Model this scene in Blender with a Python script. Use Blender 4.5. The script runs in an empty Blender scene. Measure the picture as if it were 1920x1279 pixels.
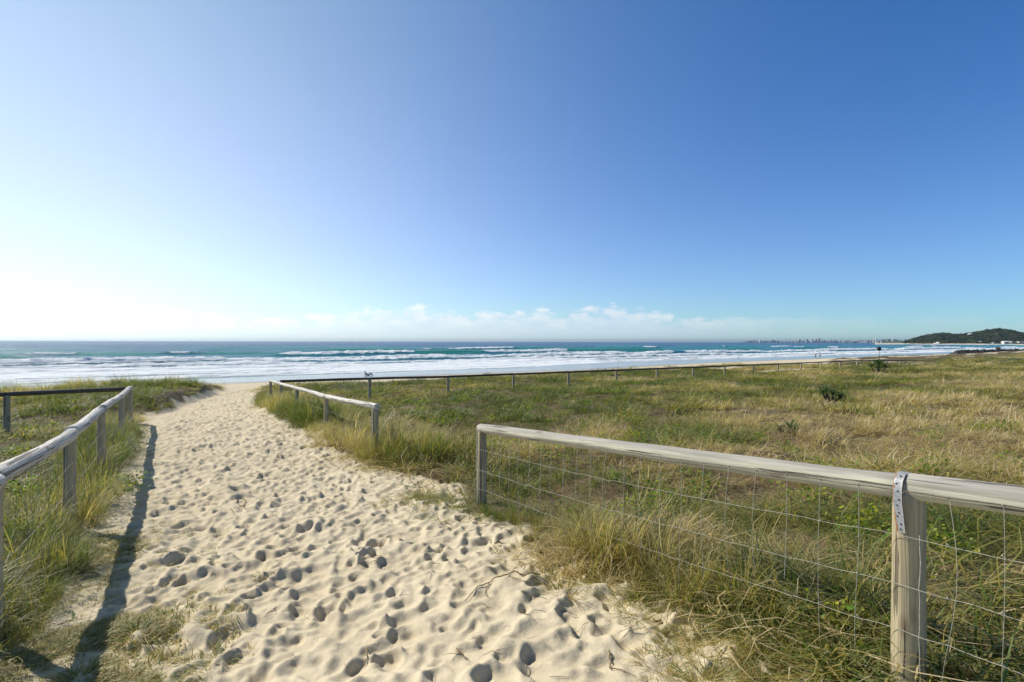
import bpy, math, numpy as np
from mathutils import Vector, Matrix
R = math.radians
C = bpy.context.scene.collection
sc = bpy.context.scene

# ------------------------------------------------------------------ camera, sky, sun, exposure
EYE = 1.5
cam_d = bpy.data.cameras.new("camera"); cam = bpy.data.objects.new("camera", cam_d); C.objects.link(cam)
cam_d.lens = 18.0; cam_d.sensor_width = 36.0; cam_d.clip_start = 0.05; cam_d.clip_end = 60000
cam.matrix_world = Matrix.Translation((0, 0, EYE)) @ Matrix.Rotation(R(90.06), 4, 'X') @ Matrix.Rotation(R(0.14), 4, 'Z')
sc.camera = cam

SUN_AZ, SUN_EL = 63.0, 40.0          # degrees left of the view axis (+Y), degrees up
sdir = Vector((-math.sin(R(SUN_AZ)) * math.cos(R(SUN_EL)), math.cos(R(SUN_AZ)) * math.cos(R(SUN_EL)), math.sin(R(SUN_EL))))
sun_d = bpy.data.lights.new("sun", 'SUN'); sun_d.energy = 5.0; sun_d.angle = R(0.53); sun_d.color = (1.0, 0.94, 0.84)
sun = bpy.data.objects.new("sun", sun_d); C.objects.link(sun)
sun.rotation_euler = sdir.to_track_quat('Z', 'Y').to_euler()

w = bpy.data.worlds.new("World"); sc.world = w; w.use_nodes = True
sc.view_settings.view_transform = 'Standard'; sc.view_settings.look = 'None'
sc.view_settings.exposure = 0.0; sc.view_settings.gamma = 1.0
try: sc.view_settings.use_curve_mapping = False
except Exception: pass
sc.cycles.max_bounces = 6; sc.cycles.diffuse_bounces = 2; sc.cycles.glossy_bounces = 2
sc.cycles.transmission_bounces = 3; sc.cycles.transparent_max_bounces = 6; sc.cycles.caustics_reflective = False
sc.cycles.caustics_refractive = False


class NB:
    """small helper to write node trees"""
    def __init__(s, nt): s.nt = nt; s.N = nt.nodes; s.L = nt.links
    def n(s, t, **k):
        o = s.N.new(t)
        for a, b in k.items(): setattr(o, a, b)
        return o
    def put(s, sock, v):
        if isinstance(v, bpy.types.NodeSocket): s.L.new(v, sock)
        elif v is not None: sock.default_value = v
    def m(s, op, a, b=None, c=None, clamp=False):
        o = s.n('ShaderNodeMath', operation=op, use_clamp=clamp)
        for i, v in enumerate((a, b, c)):
            if v is not None: s.put(o.inputs[i], v)
        return o.outputs[0]
    def vm(s, op, a, b=None, out=0):
        o = s.n('ShaderNodeVectorMath', operation=op)
        s.put(o.inputs[0], a)
        if b is not None: s.put(o.inputs[3 if op == 'SCALE' else 1], b)
        return o.outputs[out]
    def ss(s, x, lo, hi, a=0.0, b=1.0):
        o = s.n('ShaderNodeMapRange', interpolation_type='SMOOTHSTEP')
        s.put(o.inputs[0], x)
        for i, v in enumerate((lo, hi, a, b)): s.put(o.inputs[i + 1], v)
        return o.outputs[0]
    def mix(s, f, a, b, blend='MIX'):
        o = s.n('ShaderNodeMix', data_type='RGBA', blend_type=blend)
        s.put(o.inputs[0], f)
        for i, v in ((6, a), (7, b)):
            if isinstance(v, (tuple, list)): v = (*v[:3], 1.0)
            s.put(o.inputs[i], v)
        return o.outputs[2]
    def noise(s, vec, scale, detail=3.0, rough=0.55, dist=0.0):
        o = s.n('ShaderNodeTexNoise'); s.put(o.inputs['Vector'], vec)
        o.inputs['Scale'].default_value = scale; o.inputs['Detail'].default_value = detail
        o.inputs['Roughness'].default_value = rough; o.inputs['Distortion'].default_value = dist
        return o.outputs[0]
    def mapv(s, vec, scale=(1, 1, 1), rot=(0, 0, 0), loc=(0, 0, 0)):
        o = s.n('ShaderNodeMapping'); s.put(o.inputs[0], vec)
        o.inputs[1].default_value = loc; o.inputs[2].default_value = rot; o.inputs[3].default_value = scale
        return o.outputs[0]
    def ramp(s, f, stops, interp='LINEAR'):
        o = s.n('ShaderNodeValToRGB'); s.put(o.inputs[0], f); cr = o.color_ramp; cr.interpolation = interp
        while len(cr.elements) < len(stops): cr.elements.new(0.5)
        for e, (p, c) in zip(cr.elements, stops): e.position = p; e.color = (*c, 1)
        return o.outputs[0]
    def bump(s, h, dist, strength=1.0, normal=None):
        o = s.n('ShaderNodeBump'); s.put(o.inputs['Height'], h)
        o.inputs['Distance'].default_value = dist; o.inputs['Strength'].default_value = strength
        if normal is not None: s.put(o.inputs['Normal'], normal)
        return o.outputs[0]


# sky: daylight sky + pale glow of the air around the sun + low cumulus bank on the horizon
b = NB(w.node_tree)
for nd in list(b.N): b.N.remove(nd)
sky = b.n('ShaderNodeTexSky'); sky.sky_type = 'NISHITA'; sky.sun_disc = False
sky.sun_elevation = R(SUN_EL); sky.sun_rotation = R(-SUN_AZ)
sky.altitude = 0; sky.air_density = 1.0; sky.dust_density = 0.12; sky.ozone_density = 3.0
tc = b.n('ShaderNodeTexCoord'); dirv = b.vm('NORMALIZE', tc.outputs['Generated'])
sep = b.n('ShaderNodeSeparateXYZ'); b.L.new(dirv, sep.inputs[0])
cosd = b.vm('DOT_PRODUCT', dirv, tuple(sdir), out=1)
ang = b.m('ARCCOSINE', cosd)
SKYK = 0.118
base = b.mix(1.0, b.vm('SCALE', sky.outputs[0], 0.05), (0.43, 1.64, 2.76), 'MULTIPLY')
base = b.mix(1.0, base, b.mix(b.ss(sep.outputs[2], 0.55, 0.80), (1, 1, 1), (0.62, 0.36, 0.24)), 'MULTIPLY')
el0 = b.m('MAXIMUM', b.m('ARCSINE', sep.outputs[2]), 0.0)
hz_ = b.m('EXPONENT', b.m('MULTIPLY', el0, -1.0 / 0.15))                       # pale air towards the horizon
sp2 = Vector((-math.sin(R(55)) * math.cos(.1), math.cos(R(55)) * math.cos(.1), math.sin(.1)))
ang2 = b.m('ARCCOSINE', b.vm('DOT_PRODUCT', dirv, tuple(sp2), out=1))
g_ = b.m('EXPONENT', b.m('MULTIPLY', b.m('POWER', b.m('DIVIDE', ang2, 0.8), 2.0), -1.0))   # sun-side glare
gl_ = b.m('MULTIPLY', g_, b.m('EXPONENT', b.m('MULTIPLY', el0, -1.0 / 0.35)))
col = b.vm('ADD', base, b.vm('SCALE', (0.34, 0.21, 0.04), hz_))
col = b.vm('ADD', col, b.vm('SCALE', (0.42, 0.435, 0.04), g_))
col = b.vm('ADD', col, b.vm('SCALE', (0.356, 0.0, 0.0), gl_))
# clouds
az = b.m('ARCTAN2', sep.outputs[0], sep.outputs[1]); el = b.m('ARCSINE', sep.outputs[2])
cv = b.n('ShaderNodeCombineXYZ'); b.put(cv.inputs[0], b.m('MULTIPLY', az, 24.0)); b.put(cv.inputs[1], b.m('MULTIPLY', el, 50.0))
nz = b.noise(cv.outputs[0], 1.0, 7.0, 0.58)
cv2 = b.n('ShaderNodeCombineXYZ'); b.put(cv2.inputs[0], b.m('MULTIPLY', az, 7.0)); b.put(cv2.inputs[1], 3.3)
nb = b.noise(cv2.outputs[0], 1.0, 2.0, 0.5)
azw = b.ss(b.m('ABSOLUTE', b.m('SUBTRACT', az, 0.02)), 0.18, 0.62, 1.0, 0.35)     # the bank is tallest near the middle of the bay
top = b.m('ADD', 0.026, b.m('MULTIPLY', b.m('MULTIPLY', nb, 0.070), azw))
e_n = b.m('DIVIDE', el, top)
cm = b.ss(b.m('SUBTRACT', b.m('ADD', nz, 0.0), b.m('MULTIPLY', b.m('POWER', b.m('MAXIMUM', e_n, 0.0), 2.0), 0.34)), 0.12, 0.32, 0, 1)
cm = b.m('MULTIPLY', cm, b.ss(el, 0.0, 0.012, 0.25, 1))
cm = b.m('MULTIPLY', cm, b.ss(az, 0.62, 0.20, 0.10, 0.62))
lit = b.m('MULTIPLY', b.ss(nz, 0.3, 0.7, 0, 1), b.ss(e_n, 0.2, 1.0, 0.15, 1.0))
ccol = b.mix(lit, (0.58, 0.71, 0.90), (0.97, 0.95, 0.95))
ccol = b.vm('ADD', ccol, b.vm('SCALE', (0.5, 0.45, 0.4), g_))
col = b.mix(cm, col, ccol)
bg = b.n('ShaderNodeBackground'); b.put(bg.inputs[0], col); bg.inputs[1].default_value = 1.0
wo = b.n('ShaderNodeOutputWorld'); b.L.new(bg.outputs[0], wo.inputs[0])


# ------------------------------------------------------------------ helpers
rng = np.random.default_rng(7)

def tag(o, label=None, cat=None, group=None, kind=None):
    if label: o['label'] = label
    if cat: o['category'] = cat
    if group: o['group'] = group
    if kind: o['kind'] = kind
    return o

def mesh_np(name, v, f, mats=(), smooth=True, parent=None, attrs=None, link=True, loc=None):
    v = np.asarray(v, dtype=np.float32).reshape(-1, 3)
    me = bpy.data.meshes.new(name)
    if isinstance(f, np.ndarray):
        k = f.shape[1]; me.vertices.add(len(v)); me.vertices.foreach_set('co', v.ravel())
        me.loops.add(f.size); me.loops.foreach_set('vertex_index', f.astype(np.int32).ravel())
        me.polygons.add(len(f)); me.polygons.foreach_set('loop_start', np.arange(0, f.size, k, dtype=np.int32))
        me.polygons.foreach_set('loop_total', np.full(len(f), k, dtype=np.int32))
        me.update(calc_edges=True)
    else:
        me.from_pydata([tuple(map(float, p)) for p in v], [], f)
    if attrs:
        for k_, a in attrs.items():
            at = me.attributes.new(k_, 'FLOAT', 'POINT'); at.data.foreach_set('value', np.asarray(a, np.float32).ravel())
    me.polygons.foreach_set('use_smooth', np.full(len(me.polygons), smooth))
    for m_ in (mats if isinstance(mats, (list, tuple)) else [mats]): me.materials.append(m_)
    o = bpy.data.objects.new(name, me)
    if link: C.objects.link(o)
    if parent is not None: o.parent = parent
    if loc is not None: o.location = loc
    return o

def grid_faces(nu, nv):
    i = np.arange(nu - 1)[:, None] * nv + np.arange(nv - 1)[None, :]
    return np.stack([i, i + nv, i + nv + 1, i + 1], -1).reshape(-1, 4)

class MB:
    def __init__(s): s.v = []; s.f = []
    def add(s, v, f):
        k = len(s.v); s.v += [tuple(p) for p in v]; s.f += [tuple(i + k for i in q) for q in f]; return s
    def box(s, c, d, rz=0.0, taper=1.0, taper_y=None):
        ty = taper if taper_y is None else taper_y
        x, y, z = [q / 2 for q in d]; cs, sn = math.cos(rz), math.sin(rz); P = []
        for sz in (-1, 1):
            for sx, sy in ((-1, -1), (1, -1), (1, 1), (-1, 1)):
                tx = taper if sz > 0 else 1; tyy = ty if sz > 0 else 1
                a, b_ = sx * x * tx, sy * y * tyy
                P.append((c[0] + a * cs - b_ * sn, c[1] + a * sn + b_ * cs, c[2] + sz * z))
        return s.add(P, [(0, 3, 2, 1), (4, 5, 6, 7), (0, 1, 5, 4), (1, 2, 6, 5), (2, 3, 7, 6), (3, 0, 4, 7)])
    def tube(s, pts, r, n=6, cap=True):
        pts = [Vector(p) for p in pts]; rs = r if isinstance(r, (list, tuple)) else [r] * len(pts)
        V = []; F = []; up = None
        for i, p in enumerate(pts):
            t = (pts[min(i + 1, len(pts) - 1)] - pts[max(i - 1, 0)]).normalized()
            if up is None: up = Vector((0, 0, 1)) if abs(t.z) < .9 else Vector((1, 0, 0))
            a = t.cross(up).normalized(); up = a.cross(t).normalized(); c = up
            for k in range(n):
                q = 2 * math.pi * k / n; V.append(p + (a * math.cos(q) + c * math.sin(q)) * rs[i])
        for i in range(len(pts) - 1):
            for k in range(n):
                F.append((i * n + k, i * n + (k + 1) % n, (i + 1) * n + (k + 1) % n, (i + 1) * n + k))
        if cap: F.append(tuple(range(n - 1, -1, -1))); F.append(tuple((len(pts) - 1) * n + k for k in range(n)))
        return s.add(V, F)
    def obj(s, name, mat, parent=None, smooth=False, loc=None):
        return mesh_np(name, s.v, s.f, mat, smooth, parent, loc=loc)

def empty(name, loc, label=None, cat=None, group=None, rz=0.0):
    o = bpy.data.objects.new(name, None); C.objects.link(o); o.location = loc; o.rotation_euler = (0, 0, rz)
    o.empty_display_size = 0.2
    return tag(o, label, cat, group)

def copy_tree(o, parent=None):
    c = o.copy(); C.objects.link(c); c.parent = parent
    for ch in o.children: copy_tree(ch, c)
    return c

# numpy noise -------------------------------------------------------
def hsh(ix, iy, seed):
    h = (ix.astype(np.int64) * 374761393 + iy.astype(np.int64) * 668265263 + seed * 1442695041) & 0xFFFFFFFF
    h = ((h ^ (h >> 13)) * 1274126177) & 0xFFFFFFFF
    h = (h ^ (h >> 16)) & 0xFFFFFFFF
    return h.astype(np.float64) / 4294967295.0
def vnoise(x, y, seed=0):
    x = np.asarray(x, float); y = np.asarray(y, float)
    ix = np.floor(x); iy = np.floor(y); fx = x - ix; fy = y - iy
    fx = fx * fx * fx * (fx * (fx * 6 - 15) + 10); fy = fy * fy * fy * (fy * (fy * 6 - 15) + 10)
    a = hsh(ix, iy, seed); b_ = hsh(ix + 1, iy, seed); c = hsh(ix, iy + 1, seed); d = hsh(ix + 1, iy + 1, seed)
    return (a + (b_ - a) * fx) * (1 - fy) + (c + (d - c) * fx) * fy
def fbm(x, y, seed=0, oct=4, gain=.5, lac=2.03):
    t = 0; amp = 1; tot = 0; x = np.asarray(x, float); y = np.asarray(y, float)
    for o in range(oct):
        t = t + amp * vnoise(x, y, seed + o * 17); tot += amp; amp *= gain; x, y = x * lac * .8 - y * lac * .6 + 7.1, x * lac * .6 + y * lac * .8 - 3.3
    return t / tot          # 0..1
def sst(x, a, b_):
    t = np.clip((x - a) / (b_ - a), 0, 1); return t * t * (3 - 2 * t)

# ------------------------------------------------------------------ shape of the coast
TX, TY = 0.815, 0.58            # along the coast (to the right, away); across it (out to sea) is (-TY, TX)
SEA = EYE - 5.9
_cz = [(-60, -1.3), (-8, -1.42), (0, -1.48), (5, -1.76), (8, -1.92), (15.9, -2.06), (20.4, -2.36), (25, -2.44), (30, -2.46),
       (33, -2.9), (37, -3.9), (43, -4.6), (55, -4.95), (70, -5.3), (94, -5.9), (130, -7.0), (200, -9.0), (600, -14), (9000, -60)]
CX = np.array([p[0] for p in _cz], float); CZ = np.array([p[1] for p in _cz], float)
def sc_of(x, y): return TX * x + TY * y, -TY * x + TX * y
def base_z(x, y):
    s, c = sc_of(np.asarray(x, float), np.asarray(y, float))
    c = c - 13 * sst(s, 62, 115) * sst(c, 20, 40)
    cc = c + 2.2 * (vnoise(s / 17, 0 * s + 3, 5) - .5) * sst(c, 24, 32)
    z = np.interp(cc, CX, CZ) + EYE
    z = z - 0.03 * np.clip(s - 52, 0, 20) * sst(c, 45, 25)
    return z
def gp(px, py):
    """ground point seen at a place in the photo (1920 wide): returns x, y"""
    u = (px - 960) / 960.0; v = (py - 640.5) / 960.0
    d = 2.0; lo = None
    while d < 3000:
        if float(base_z(u * d, d)) - EYE >= -v * d: break
        d *= 1.01
    return u * d, d

LEFT = [(388, 745), (330, 765), (278, 783), (258, 830), (224, 880), (182, 940), (140, 1020), (85, 1110), (0, 1279)]
RIGHT = [(478, 741), (500, 770), (560, 805), (640, 848), (715, 872), (830, 910), (895, 965), (1000, 1020), (1060, 1062), (1180, 1092), (1290, 1150), (1400, 1200), (1560, 1279)]
Lw = sorted([gp(*p)[::-1] for p in LEFT]); Rw = sorted([gp(*p)[::-1] for p in RIGHT])
def clean(a):
    out = [a[0]]
    for q in a[1:]:
        if q[0] > out[-1][0] + .02: out.append(q)
    return out
Lw = clean(Lw); Rw = clean(Rw)
Lw = [(-3, Lw[0][1] + 2.2)] + Lw + [(34, -17.6)]; Rw = [(-3, Rw[0][1] + 2.5)] + Rw + [(34, -16.0)]
LY = np.array([p[0] for p in Lw]); LX = np.array([p[1] for p in Lw]); RY = np.array([p[0] for p in Rw]); RX = np.array([p[1] for p in Rw])
def path_d(x, y):
    """signed distance-like value: >0 inside the sand path"""
    xl = np.interp(y, LY, LX); xr = np.interp(y, RY, RX)
    d = np.minimum(x - xl, xr - x) * 0.85
    _, c = sc_of(x, y)
    return np.maximum(d, (c - 31.5) * 0.5)
def path_m(x, y, wdt=.35):
    n = (fbm(x * 1.3, y * 1.3, 11, 4) - .5) * 1.1
    return sst(path_d(x, y) + n * .6, -wdt, wdt)

# ---- trampled sand: a 1 cm height field with footprints pressed into it
GX0, GX1, GY0, GY1, GD = -13.5, 4.5, 1.2, 27.0, 0.0105
gx = np.arange(GX0, GX1, GD); gy = np.arange(GY0, GY1, GD)
def blur(h, s):
    r = int(3 * s) + 1; k = np.exp(-.5 * (np.arange(-r, r + 1) / s) ** 2); k /= k.sum()
    for ax in (0, 1):
        n = h.shape[ax]; K = np.zeros(n); K[:r + 1] = k[r:]; K[-r:] = k[:r]
        fk = np.fft.rfft(K); h = np.fft.irfft(np.fft.rfft(h, axis=ax) * (fk[:, None] if ax == 0 else fk[None, :]), n=n, axis=ax)
    return h
XX, YY = np.meshgrid(gx, gy, indexing='ij')
H = (fbm(XX / .6 + YY / 1.6, YY / .45, 21, 3) - .5) * .085 + (.5 - np.abs(fbm(XX / .30, YY / .30, 25, 3) - .5) * 3) * .03 + (fbm(XX / .2, YY / .2, 27, 3) - .5) * .03
def stamp(H, n, dep, sharp, seed, size=1.0):
    r_ = np.random.default_rng(seed)
    ys = 1.3 + (27 - 1.3) * r_.random(n) ** .9
    for y in ys:
        xl = np.interp(y, LY, LX) - .25; xr = np.interp(y, RY, RX) + .2
        t = r_.beta(1.25, 1.25); x = xl + (xr - xl) * t
        an = math.atan2(1.0, -.55) + r_.normal(0, .9) + (math.pi if r_.random() < .5 else 0)
        sz = r_.uniform(.7, 1.25) * size * .72; a = .15 * sz; b_ = .075 * sz * r_.uniform(.9, 1.6); d = dep * r_.uniform(.5, 1.35)
        i0 = int((x - .34 - GX0) / GD); i1 = int((x + .34 - GX0) / GD); j0 = int((y - .34 - GY0) / GD); j1 = int((y + .34 - GY0) / GD)
        if i0 < 0 or j0 < 0 or i1 >= len(gx) or j1 >= len(gy): continue
        P = XX[i0:i1, j0:j1] - x; Q = YY[i0:i1, j0:j1] - y
        u = P * math.cos(an) + Q * math.sin(an); v = -P * math.sin(an) + Q * math.cos(an)
        v = v + .02 * np.sin(u * 9 + r_.random() * 6)
        bw = b_ * (1 + .22 * np.clip(u / a, -1, 1)); q = np.sqrt((u / a) ** 2 + (v / bw) ** 2) + (fbm(P * 18 + x * 7, Q * 18, 3, 3) - .5) * .8
        wgt = 1 - sst(q, 1 - sharp, 1 + sharp)
        h = H[i0:i1, j0:j1]; m0 = float((h * wgt).sum() / (wgt.sum() + 1e-6))
        # footprint shaped deepest toward the sun to hold shade, with a soft ridge behind
        wa = r_.normal(2.7, .75); tt = np.clip((P * math.cos(wa) + Q * math.sin(wa)) / (.5 * (a + b_)), -1.2, 1.2)
        floor = m0 - d * (.55 + .62 * tt) * (1 - .15 * q * q)
        rim = d * .55 * np.exp(-((q - 1.30) / .26) ** 2) * np.clip(.35 + .9 * tt, 0, 1.3)
        H[i0:i1, j0:j1] = h * (1 - wgt) + floor * wgt + rim
    return H
H = stamp(H, 3200, .026, .4, 1); H = blur(H, 2.0)
H = stamp(H, 3400, .026, .35, 2, .85); H = blur(H, 1.2)
H += (fbm(XX / .11, YY / .11, 35, 3) - .5) * .016
H = stamp(H, 3000, .026, .34, 3, .85); H = blur(H, 1.0)
H = stamp(H, 3600, .021, .3, 5, .62); H = blur(H, .7)
H += (.5 - np.abs(fbm(XX / .30 + YY * .8, YY / .14, 36, 3) - .5) * 4) * .007
H = stamp(H, 220, .028, .3, 4, .8); H = blur(H, .6); H += (fbm(XX / .045, YY / .045, 38, 2) - .5) * .004
H += (fbm(XX / .07, YY / .07, 31, 3) - .5) * .011
H *= 1.25
del XX, YY
def sandH(x, y):
    fx = (x - GX0) / GD; fy = (y - GY0) / GD
    ins = (fx > 1) & (fx < len(gx) - 2) & (fy > 1) & (fy < len(gy) - 2)
    i = np.clip(fx, 0, len(gx) - 2).astype(int); j = np.clip(fy, 0, len(gy) - 2).astype(int)
    a = np.clip(fx - i, 0, 1); b_ = np.clip(fy - j, 0, 1)
    h = (H[i, j] * (1 - a) + H[i + 1, j] * a) * (1 - b_) + (H[i, j + 1] * (1 - a) + H[i + 1, j + 1] * a) * b_
    return np.where(ins, h, 0.0)
def ground_z(x, y, fine=True):
    x = np.asarray(x, float); y = np.asarray(y, float)
    s, c = sc_of(x, y); pd = path_d(x, y)
    z = base_z(x, y)
    veg = sst(-pd, -.1, 1.2) * sst(c, 33, 29) * (1 - .55 * sst(np.hypot(x, y), 14, 30))
    z = z + veg * ((fbm(x / 2.6, y / 2.6, 41, 4) - .45) * .42)
    z = z + veg * (fbm(x / .35, y / .35, 47, 3) - .5) * .09
    z = z + sst(c, 31, 36) * sst(c, 80, 60) * (fbm(x / 5, y / 5, 43, 4) - .5) * .35
    # dune knolls beside the mouth of the path
    for kx, ky, kr, kh in ((-12.6, 17.5, 2.8, .38), (-14.8, 21, 3.5, .30), (-8.6, 16.3, 1.3, .22), (-6.3, 13.6, 1.2, .16), (-18, 24, 5, .35), (-3.9, 10.6, .8, .1)):
        z = z + kh * np.exp(-((x - kx) ** 2 + (y - ky) ** 2) / kr ** 2) * (1 - sst(pd, -.4, .3))
    if fine:
        e = sst(pd, -.75, .05)
        xl = np.interp(y, LY, LX); e = e * (.45 + .55 * sst(x - xl, .25, .9))
        z = z + sandH(x, y) * e
    return z

# ------------------------------------------------------------------ materials
def newmat(name):
    m_ = bpy.data.materials.new(name); m_.use_nodes = True; b_ = NB(m_.node_tree)
    for nd in list(b_.N): b_.N.remove(nd)
    o = b_.n('ShaderNodeOutputMaterial'); p = b_.n('ShaderNodeBsdfPrincipled'); b_.L.new(p.outputs[0], o.inputs[0])
    return m_, b_, p, o
def simple(name, col, rough=.7, var=.15, scale=8, metal=0.0, spec=.3, col2=None):
    m_, b_, p, o = newmat(name); t = b_.n('ShaderNodeTexCoord')
    n_ = b_.noise(t.outputs['Object'], scale, 4)
    c2 = col2 or tuple(c * (1 - var * 2) for c in col)
    b_.put(p.inputs['Base Color'], b_.mix(b_.ss(n_, .3, .7), c2, col))
    p.inputs['Roughness'].default_value = rough; p.inputs['Metallic'].default_value = metal
    p.inputs['Specular IOR Level'].default_value = spec
    return m_

def mat_ground():
    m_, b_, p, o = newmat("ground_sand_and_litter")
    g = b_.n('ShaderNodeNewGeometry'); P = g.outputs['Position']
    pa = b_.n('ShaderNodeAttribute', attribute_name='path').outputs['Fac']
    wet = b_.n('ShaderNodeAttribute', attribute_name='wet').outputs['Fac']
    n1 = b_.noise(P, 1.6, 4); n2 = b_.noise(P, 55, 3); n3 = b_.noise(P, 900, 2, .7)
    sand = b_.mix(b_.ss(n1, .3, .7), (.61, .52, .36), (.685, .59, .42))
    sand = b_.mix(b_.m('MULTIPLY', b_.ss(n2, .35, .8), .22), sand, (.46, .38, .26))
    sand = b_.mix(b_.ss(n3, .64, .72, 0, .5), sand, (.28, .22, .15))
    wetc = b_.mix(b_.ss(b_.noise(b_.mapv(P, (.02, .12, .1), (0, 0, -R(35.4))), 1, 4), .35, .65), (.20, .19, .19), (.30, .285, .26))
    sand = b_.mix(wet, sand, wetc)
    lt = b_.noise(P, 2.3, 5); l2 = b_.noise(P, 38, 4, .7)
    lit = b_.mix(b_.ss(lt, .35, .65), (.105, .068, .04), (.10, .09, .04))
    lit = b_.mix(b_.ss(l2, .45, .75), lit, (.30, .22, .13))
    lit = b_.mix(b_.ss(b_.noise(P, .35, 4), .55, .72, 0, .45), lit, (.40, .33, .22))
    mk = b_.ss(b_.m('ADD', pa, b_.m('MULTIPLY', b_.m('SUBTRACT', l2, .5), .7)), .25, .6)
    b_.put(p.inputs['Base Color'], b_.mix(mk, lit, sand))
    b_.put(p.inputs['Roughness'], b_.mix(wet, (.92, .92, .92), (.16, .16, .16)))
    b_.put(p.inputs['Specular IOR Level'], b_.m('MULTIPLY_ADD', wet, .5, .12))
    hh = b_.m('ADD', b_.m('MULTIPLY', n3, .35), b_.m('ADD', b_.noise(P, 160, 3), b_.m('MULTIPLY', b_.noise(P, 42, 4, .6), 2.2)))
    dry = b_.m('SUBTRACT', 1.0, wet)
    bm = b_.n('ShaderNodeBump'); b_.put(bm.inputs['Height'], hh); bm.inputs['Distance'].default_value = .0045
    b_.put(bm.inputs['Strength'], b_.m('MULTIPLY', dry, .6)); b_.put(p.inputs['Normal'], bm.outputs[0])
    return m_
M_ground = mat_ground()

def mat_grass(name, stops, sat_patch=True, trans=.38):
    m_, b_, p, o = newmat(name)
    g = b_.n('ShaderNodeNewGeometry'); P = g.outputs['Position']
    bv = b_.n('ShaderNodeAttribute', attribute_name='bv').outputs['Fac']
    al = b_.n('ShaderNodeAttribute', attribute_name='along').outputs['Fac']
    ti = b_.n('ShaderNodeAttribute', attribute_name='tint', attribute_type='INSTANCER').outputs['Fac']
    f = b_.m('ADD', b_.m('MULTIPLY', bv, .85), b_.m('SUBTRACT', b_.m('MULTIPLY', ti, .85), .30), clamp=True)
    col = b_.ramp(f, stops)
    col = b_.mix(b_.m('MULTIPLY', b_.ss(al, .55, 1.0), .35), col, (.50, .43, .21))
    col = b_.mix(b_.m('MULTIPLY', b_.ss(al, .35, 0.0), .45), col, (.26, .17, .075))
    p.inputs['Roughness'].default_value = .5; p.inputs['Specular IOR Level'].default_value = .35
    b_.put(p.inputs['Base Color'], col)
    tr = b_.n('ShaderNodeBsdfTranslucent'); b_.put(tr.inputs[0], b_.mix(1.0, col, (1.5, 1.6, .8), 'MULTIPLY'))
    mx = b_.n('ShaderNodeMixShader'); mx.inputs[0].default_value = trans
    b_.L.new(p.outputs[0], mx.inputs[1]); b_.L.new(tr.outputs[0], mx.inputs[2]); b_.L.new(mx.outputs[0], o.inputs[0])
    return m_
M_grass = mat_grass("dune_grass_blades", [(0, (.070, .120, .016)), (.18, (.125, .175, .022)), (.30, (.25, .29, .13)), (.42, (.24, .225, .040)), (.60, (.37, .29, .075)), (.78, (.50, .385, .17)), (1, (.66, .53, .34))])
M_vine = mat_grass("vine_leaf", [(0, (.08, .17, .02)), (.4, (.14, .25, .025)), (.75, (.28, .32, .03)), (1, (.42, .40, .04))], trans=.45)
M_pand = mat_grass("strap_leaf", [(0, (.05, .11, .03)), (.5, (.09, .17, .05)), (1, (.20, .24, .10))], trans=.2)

def mat_wood(name, top, side, dark=(.10, .085, .065), green=0.0):
    m_, b_, p, o = newmat(name); t = b_.n('ShaderNodeTexCoord'); oi = b_.n('ShaderNodeObjectInfo')
    V = b_.vm('ADD', t.outputs['Object'], b_.vm('SCALE', (3.1, 5.7, 2.3), oi.outputs['Random']))
    g1 = b_.noise(b_.mapv(V, (60, 60, 1.6)), 1.0, 5, .6, .6)
    g2 = b_.noise(b_.mapv(V, (24, 24, .9)), 1.0, 4, .55, .3)
    g3 = b_.noise(b_.mapv(V, (9, 9, 2.5)), 1.0, 3)
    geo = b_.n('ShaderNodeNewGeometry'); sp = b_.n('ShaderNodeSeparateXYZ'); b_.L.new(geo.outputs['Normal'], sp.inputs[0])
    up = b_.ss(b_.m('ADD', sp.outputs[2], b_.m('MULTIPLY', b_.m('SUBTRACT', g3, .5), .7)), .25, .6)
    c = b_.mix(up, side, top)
    c = b_.mix(b_.m('MULTIPLY', b_.ss(g1, .38, .66), .62), c, tuple(k * .42 for k in side))
    c = b_.mix(b_.m('MULTIPLY', b_.ss(b_.noise(b_.mapv(V, (14, 14, .7), (0, 0, 0), (9, 2, 4)), 1.0, 4), .50, .68), .55), c, tuple(k * .5 for k in top))
    crack = b_.ss(g2, .42, .37)
    c = b_.mix(b_.m('MULTIPLY', crack, .8), c, dark)
    c = b_.mix(b_.m('MULTIPLY', b_.ss(g3, .55, .8), .35), c, (.30, .31, .19))
    # knots
    vo = b_.n('ShaderNodeTexVoronoi'); b_.put(vo.inputs['Vector'], b_.mapv(V, (5, 5, 1.9))); vo.inputs['Scale'].default_value = 1.0
    kn = b_.ss(vo.outputs['Distance'], .16, .08)
    c = b_.mix(b_.m('MULTIPLY', kn, .6), c, (.16, .11, .07))
    b_.put(p.inputs['Base Color'], c); p.inputs['Roughness'].default_value = .78; p.inputs['Specular IOR Level'].default_value = .25
    hh = b_.m('SUBTRACT', g1, b_.m('MULTIPLY', crack, 1.2))
    b_.put(p.inputs['Normal'], b_.bump(hh, .007, 1.0))
    return m_
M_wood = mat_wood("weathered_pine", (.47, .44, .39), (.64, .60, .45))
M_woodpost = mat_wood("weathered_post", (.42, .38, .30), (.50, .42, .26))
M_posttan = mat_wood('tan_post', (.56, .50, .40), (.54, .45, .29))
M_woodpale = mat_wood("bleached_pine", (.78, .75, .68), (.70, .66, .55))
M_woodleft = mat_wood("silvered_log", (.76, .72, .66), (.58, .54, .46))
M_wooddark = mat_wood("old_brown_rail", (.20, .165, .13), (.12, .10, .075))
M_wire = simple("galvanised_wire", (.52, .49, .40), .65, .15, 40, .0, spec=.2)
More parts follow.
